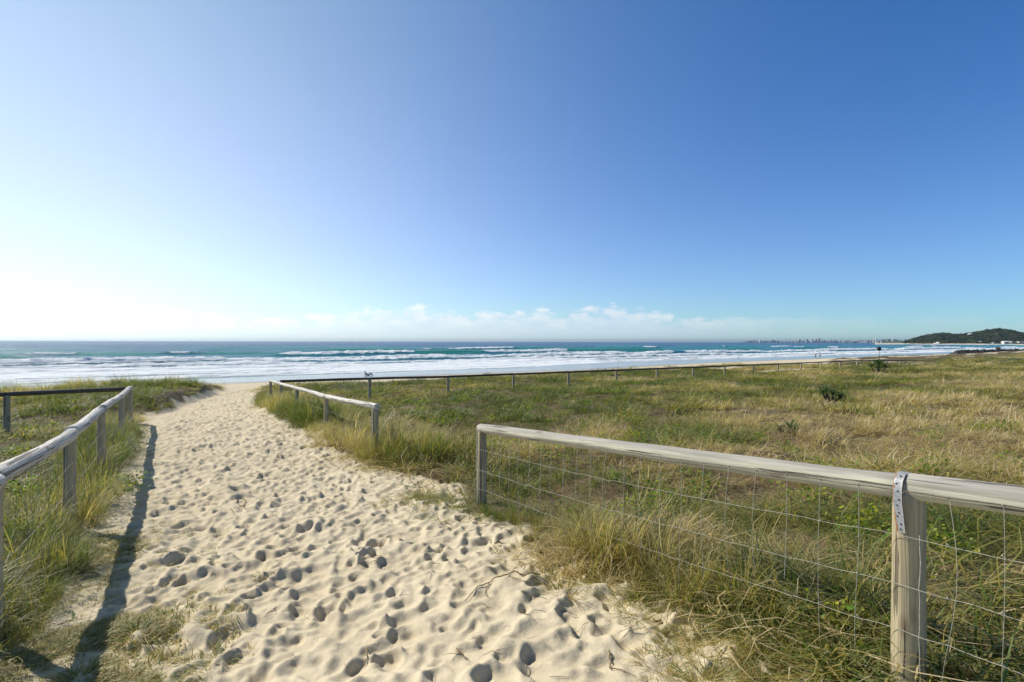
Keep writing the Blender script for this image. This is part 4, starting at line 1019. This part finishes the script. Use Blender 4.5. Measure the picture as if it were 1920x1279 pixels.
def conifer(x, y, z, h, label):
    root = empty('norfolk_pine', (x, y, z), label, 'tree'); r_ = np.random.default_rng(3); mb = MB(); mb.tube([(0, 0, -1), (0, 0, h * .5), (0, 0, h)], [.5, .3, .08], 7); mb.obj('trunk', M_bark, root)
    mb = MB()
    for i in range(22):
        t = i / 22; zz = h * (.10 + .88 * t); L = h * .30 * (1 - t) ** .9 + .25
        for j in range(7):
            a = j * 6.283 / 7 + i * .7 + r_.normal(0, .15); l = L * r_.uniform(.75, 1.1); ca, sa = math.cos(a), math.sin(a)
            for q in range(4):
                f0 = q / 4; f1 = f0 + .36; wd = .16 * l * (1 - .4 * f0); u = r_.uniform(-.2, .2)
                mb.add([(ca * l * f0, sa * l * f0, zz + .1 * l * f0), (ca * l * f1 - sa * wd, sa * l * f1 + ca * wd, zz + .2 * l * f1 + u), (ca * l * (f1 + .1), sa * l * (f1 + .1), zz + .25 * l * f1), (ca * l * f1 + sa * wd, sa * l * f1 - ca * wd, zz + .2 * l * f1 - u)], [(0, 1, 2, 3)])
    mb.obj('crown', M_pine, root); return root
D = 1480; conifer((1698 - 960) / 960 * D, D, SEA + 2.0, 10.4 / 960 * D, 'dark pointed pine tree standing alone at the left foot of the headland')
def round_tree(px, py, h, label):
    x, D, z = hill_pt(px, py); root = empty('ridge_tree', (x, D, z), label, 'tree'); mb = MB(); mb.tube([(0, 0, -1), (.2, 0, h * .5), (0, 0, h * .8)], [.5, .35, .2], 7); mb.obj('trunk', M_bark, root)
    r_ = np.random.default_rng(8); mb = MB()
    for i in range(260):
        d = r_.normal(0, 1, 3); d /= np.linalg.norm(d); c = d * r_.uniform(.5, 1.0) * np.array([h * .38, h * .38, h * .26]) + np.array([0, 0, h * .74]); u = r_.normal(0, 1, 3); u /= np.linalg.norm(u); v = np.cross(u, d); s_ = h * .10
        mb.add([c + u * s_, c + v * s_, c - u * s_, c - v * s_], [(0, 1, 2, 3)])
    mb.obj('crown', M_leaf, root)
round_tree(1754.5, 624.5, 8, 'lone tree sticking up above the left ridge of the headland')
# islet
o = mesh_np('islet', *rock_mesh(901), M_rock, False, loc=((1602 - 960) / 960 * 5200, 5200, SEA + 2)); o.scale = (20, 12, 16); tag(o, 'small dark rocky islet in front of the far skyline', 'islet')
# buoy
bx_, bd = (1196 - 960) / 960 * 520, 520; root = empty('buoy', (bx_, bd, SEA), 'small white marker buoy floating beyond the breaking waves', 'buoy')
mb = MB(); mb.tube([(0, 0, -.4), (0, 0, .1), (0, 0, .5), (0, 0, .62)], [.35, .65, .62, .3], 16); mb.obj('float', M_wht, root, True)
mb = MB()
for a in range(3): mb.tube([(.35 * math.cos(a * 2.09), .35 * math.sin(a * 2.09), .5), (.08 * math.cos(a * 2.09), .08 * math.sin(a * 2.09), 1.7)], .04, 6)
mb.obj('frame', M_wht, root); mb = MB(); mb.tube([(0, 0, 1.65), (0, 0, 1.75), (0, 0, 2.05), (0, 0, 2.15)], [.12, .24, .24, .1], 12); mb.obj('top_mark', M_wht, root)

# ------------------------------------------------------------------ people
M_skin = simple("skin", (.42, .26, .18), .6, .05, 5); M_hair = simple("dark_hair", (.03, .022, .018), .6, .1, 30)
def skin_obj(name, V, Ed, Rd, mat, parent):
    me = bpy.data.meshes.new(name); me.from_pydata(V, Ed, []); me.materials.append(mat); o = bpy.data.objects.new(name, me); C.objects.link(o); o.parent = parent
    m_ = o.modifiers.new('skin', 'SKIN'); sv = me.skin_vertices[0].data
    for i, r in enumerate(Rd): sv[i].radius = (r, r) if not isinstance(r, tuple) else r
    sv[0].use_root = True; m_.use_smooth_shade = True; s_ = o.modifiers.new('sub', 'SUBSURF'); s_.levels = 1; s_.render_levels = 2
    return o
def head_on(root, c, s_, yaw, hair_mat):
    """head with face, and hair"""
    cs, sn = math.cos(yaw), math.sin(yaw); V = []; F = []; nu, nv = 14, 18
    for i in range(nu + 1):
        for j in range(nv):
            t = math.pi * i / nu; a = 2 * math.pi * j / nv; x = .075 * math.sin(t) * math.sin(a); y = -.095 * math.sin(t) * math.cos(a); z = .115 * math.cos(t)
            if abs(a if a < 3.14 else a - 6.283) < .3 and 1.5 < t < 1.9: y -= .018           # nose
            if abs(abs(a if a < 3.14 else a - 6.283) - .45) < .2 and 1.3 < t < 1.55: y += .008   # eye sockets
            if abs(abs(a if a < 3.14 else a - 6.283) - 1.57) < .2 and 1.35 < t < 1.85: x *= 1.15  # ears
            V.append((c[0] + (x * cs - y * sn) * s_, c[1] + (x * sn + y * cs) * s_, c[2] + z * s_))
    for i in range(nu):
        for j in range(nv): F.append((i * nv + j, (i + 1) * nv + j, (i + 1) * nv + (j + 1) % nv, i * nv + (j + 1) % nv))
    H_ = [tuple(np.array(v) * 1 + (np.array(v) - np.array(c)) * .10 + np.array([-sn * -.012, cs * .012, .008])) for v in V]
    Fh = [f for f in F if (sum(((V[q][0] - c[0]) * -sn * -1 + 0) * 0 for q in f) == 0) and np.mean([(-(V[q][0] - c[0]) * sn + (V[q][1] - c[1]) * cs) for q in f]) > -.035 * s_ or np.mean([V[q][2] - c[2] for q in f]) > .06 * s_]
    Fh = [f for f in Fh if np.mean([V[q][2] - c[2] for q in f]) > -.06 * s_]
    mesh_np('hair', H_, Fh, hair_mat, True, root); return V, F
def person_walk(x, y, label, top, bottom, yaw, h=1.68, ph=.25):
    z = gz(x, y); root = empty('person', (x, y, z), label, 'person', rz=yaw); k = h / 1.7; a = ph
    P = [(0, 0, .95), (0, 0, 1.12), (0, -.01, 1.38), (0, -.01, 1.5),                      # pelvis, waist, chest, neck base
         (.09, 0, .90), (.10, -a * .6, .50), (.10, -a * .9, .08), (.10, -a * .9 - .14, .04), (-.09, 0, .90), (-.10, a * .35, .50), (-.10, a * 1.1, .12), (-.10, a * 1.1 - .10, .04),
         (.19, 0, 1.40), (.23, a * .35, 1.14), (.24, a * .25, .90), (.235, a * .2 - .02, .80), (-.19, 0, 1.40), (-.23, -a * .35, 1.14), (-.24, -a * .7, .92), (-.235, -a * .9, .83), (0, -.01, 1.56)]
    Ed = [(0, 1), (1, 2), (2, 3), (0, 4), (4, 5), (5, 6), (6, 7), (0, 8), (8, 9), (9, 10), (10, 11), (2, 12), (12, 13), (13, 14), (14, 15), (2, 16), (16, 17), (17, 18), (18, 19), (3, 20)]
    Rd = [.125, .11, .135, .06, .085, .055, .04, .035, .085, .055, .04, .035, .05, .04, .03, .03, .05, .04, .03, .03, .05]
    P = [tuple(q * k for q in p) for p in P]; Rd = [r * k for r in Rd]
    skin_obj('body', P, Ed, Rd, M_skin, root)
    V, F = head_on(root, (0, -.02 * k, 1.62 * k), k, 0, M_hair); mesh_np('head', V, F, M_skin, True, root)
    idx = [1, 2, 12, 13, 16, 17, 0]; mp = {q: i for i, q in enumerate(idx)}
    skin_obj('shirt', [P[q] for q in idx], [(mp[p], mp[q]) for p, q in ((0, 1), (1, 2), (2, 12), (12, 13), (2, 16), (16, 17))], [Rd[q] + .018 for q in idx], top, root)
    idx = [0, 4, 5, 8, 9]; mp = {q: i for i, q in enumerate(idx)}
    skin_obj('shorts', [P[q] for q in idx], [(mp[p], mp[q]) for p, q in ((0, 4), (4, 5), (0, 8), (8, 9))], [Rd[q] + .02 for q in idx], bottom, root)
    return root
M_shw = simple("white_shirt", (.75, .75, .78), .9, .05, 5); M_dk = simple("navy_shorts", (.03, .04, .08), .9, .05, 5); M_gr = simple("grey_shirt", (.33, .30, .29), .9, .05, 5)
x, y = (1529 - 960) / 960 * 168, 168; person_walk(x, y, 'person in a white shirt walking along the wet sand, left of the pair', M_shw, M_dk, -.9, 1.62)
x, y = (1537.5 - 960) / 960 * 170, 170; person_walk(x, y, 'person in white top and dark shorts on the wet sand, right of the pair', M_shw, M_dk, -.9, 1.72, .3)
x, y = (691 - 960) / 960 * 84, 84.0; root = empty('person', (x, y, gz(x, y)), 'person in grey reclining on the beach behind the left end of the long fence', 'person', rz=1.45)
P = [(0, 0, .13), (0, .22, .16), (0, .42, .27), (0, .54, .38), (.11, -.05, .12), (.13, -.40, .42), (.12, -.60, .08), (.12, -.76, .05), (-.11, -.05, .12), (-.13, -.38, .38), (-.12, -.62, .08), (-.12, -.78, .05),
     (.19, .45, .30), (.25, .55, .08), (.22, .34, .06), (.20, .26, .05), (-.19, .45, .30), (-.25, .55, .08), (-.22, .34, .06), (-.20, .26, .05), (0, .57, .43)]
Ed = [(0, 1), (1, 2), (2, 3), (0, 4), (4, 5), (5, 6), (6, 7), (0, 8), (8, 9), (9, 10), (10, 11), (2, 12), (12, 13), (13, 14), (14, 15), (2, 16), (16, 17), (17, 18), (18, 19), (3, 20)]
Rd = [.14, .13, .14, .06, .09, .06, .045, .035, .09, .06, .045, .035, .055, .045, .035, .03, .055, .045, .035, .03, .05]
skin_obj('body', P, Ed, Rd, M_skin, root)
idx = [0, 1, 2, 12, 13, 16, 17]; mp = {q: i for i, q in enumerate(idx)}
skin_obj('shirt', [P[q] for q in idx], [(mp[p], mp[q]) for p, q in ((0, 1), (1, 2), (2, 12), (12, 13), (2, 16), (16, 17))], [Rd[q] + .02 for q in idx], M_gr, root)
idx = [0, 4, 5, 6, 8, 9, 10]; mp = {q: i for i, q in enumerate(idx)}
skin_obj('trousers', [P[q] for q in idx], [(mp[p], mp[q]) for p, q in ((0, 4), (4, 5), (5, 6), (0, 8), (8, 9), (9, 10))], [Rd[q] + .012 for q in idx], M_gr, root)
V, F = head_on(root, (0, .58, .53), 1.0, 0, M_hair); mesh_np('head', V, F, M_skin, True, root)

# ------------------------------------------------------------------ haze: even air over the bay
def build_haze():
    mb = MB(); mb.box((0, 0, 0), (62000, 62000, 168)); m_ = bpy.data.materials.new("sea_air"); m_.use_nodes = True; b_ = NB(m_.node_tree)
    for nd in list(b_.N): b_.N.remove(nd)
    o = b_.n('ShaderNodeOutputMaterial'); v = b_.n('ShaderNodeVolumePrincipled'); v.inputs['Color'].default_value = (.80, .90, 1.0, 1); v.inputs['Density'].default_value = HAZE
    v.inputs['Anisotropy'].default_value = .6; b_.L.new(v.outputs[0], o.inputs['Volume'])
    tag(mb.obj('haze', m_), kind='stuff')
HAZE = 0.6e-4
build_haze()
#@@NEXT4
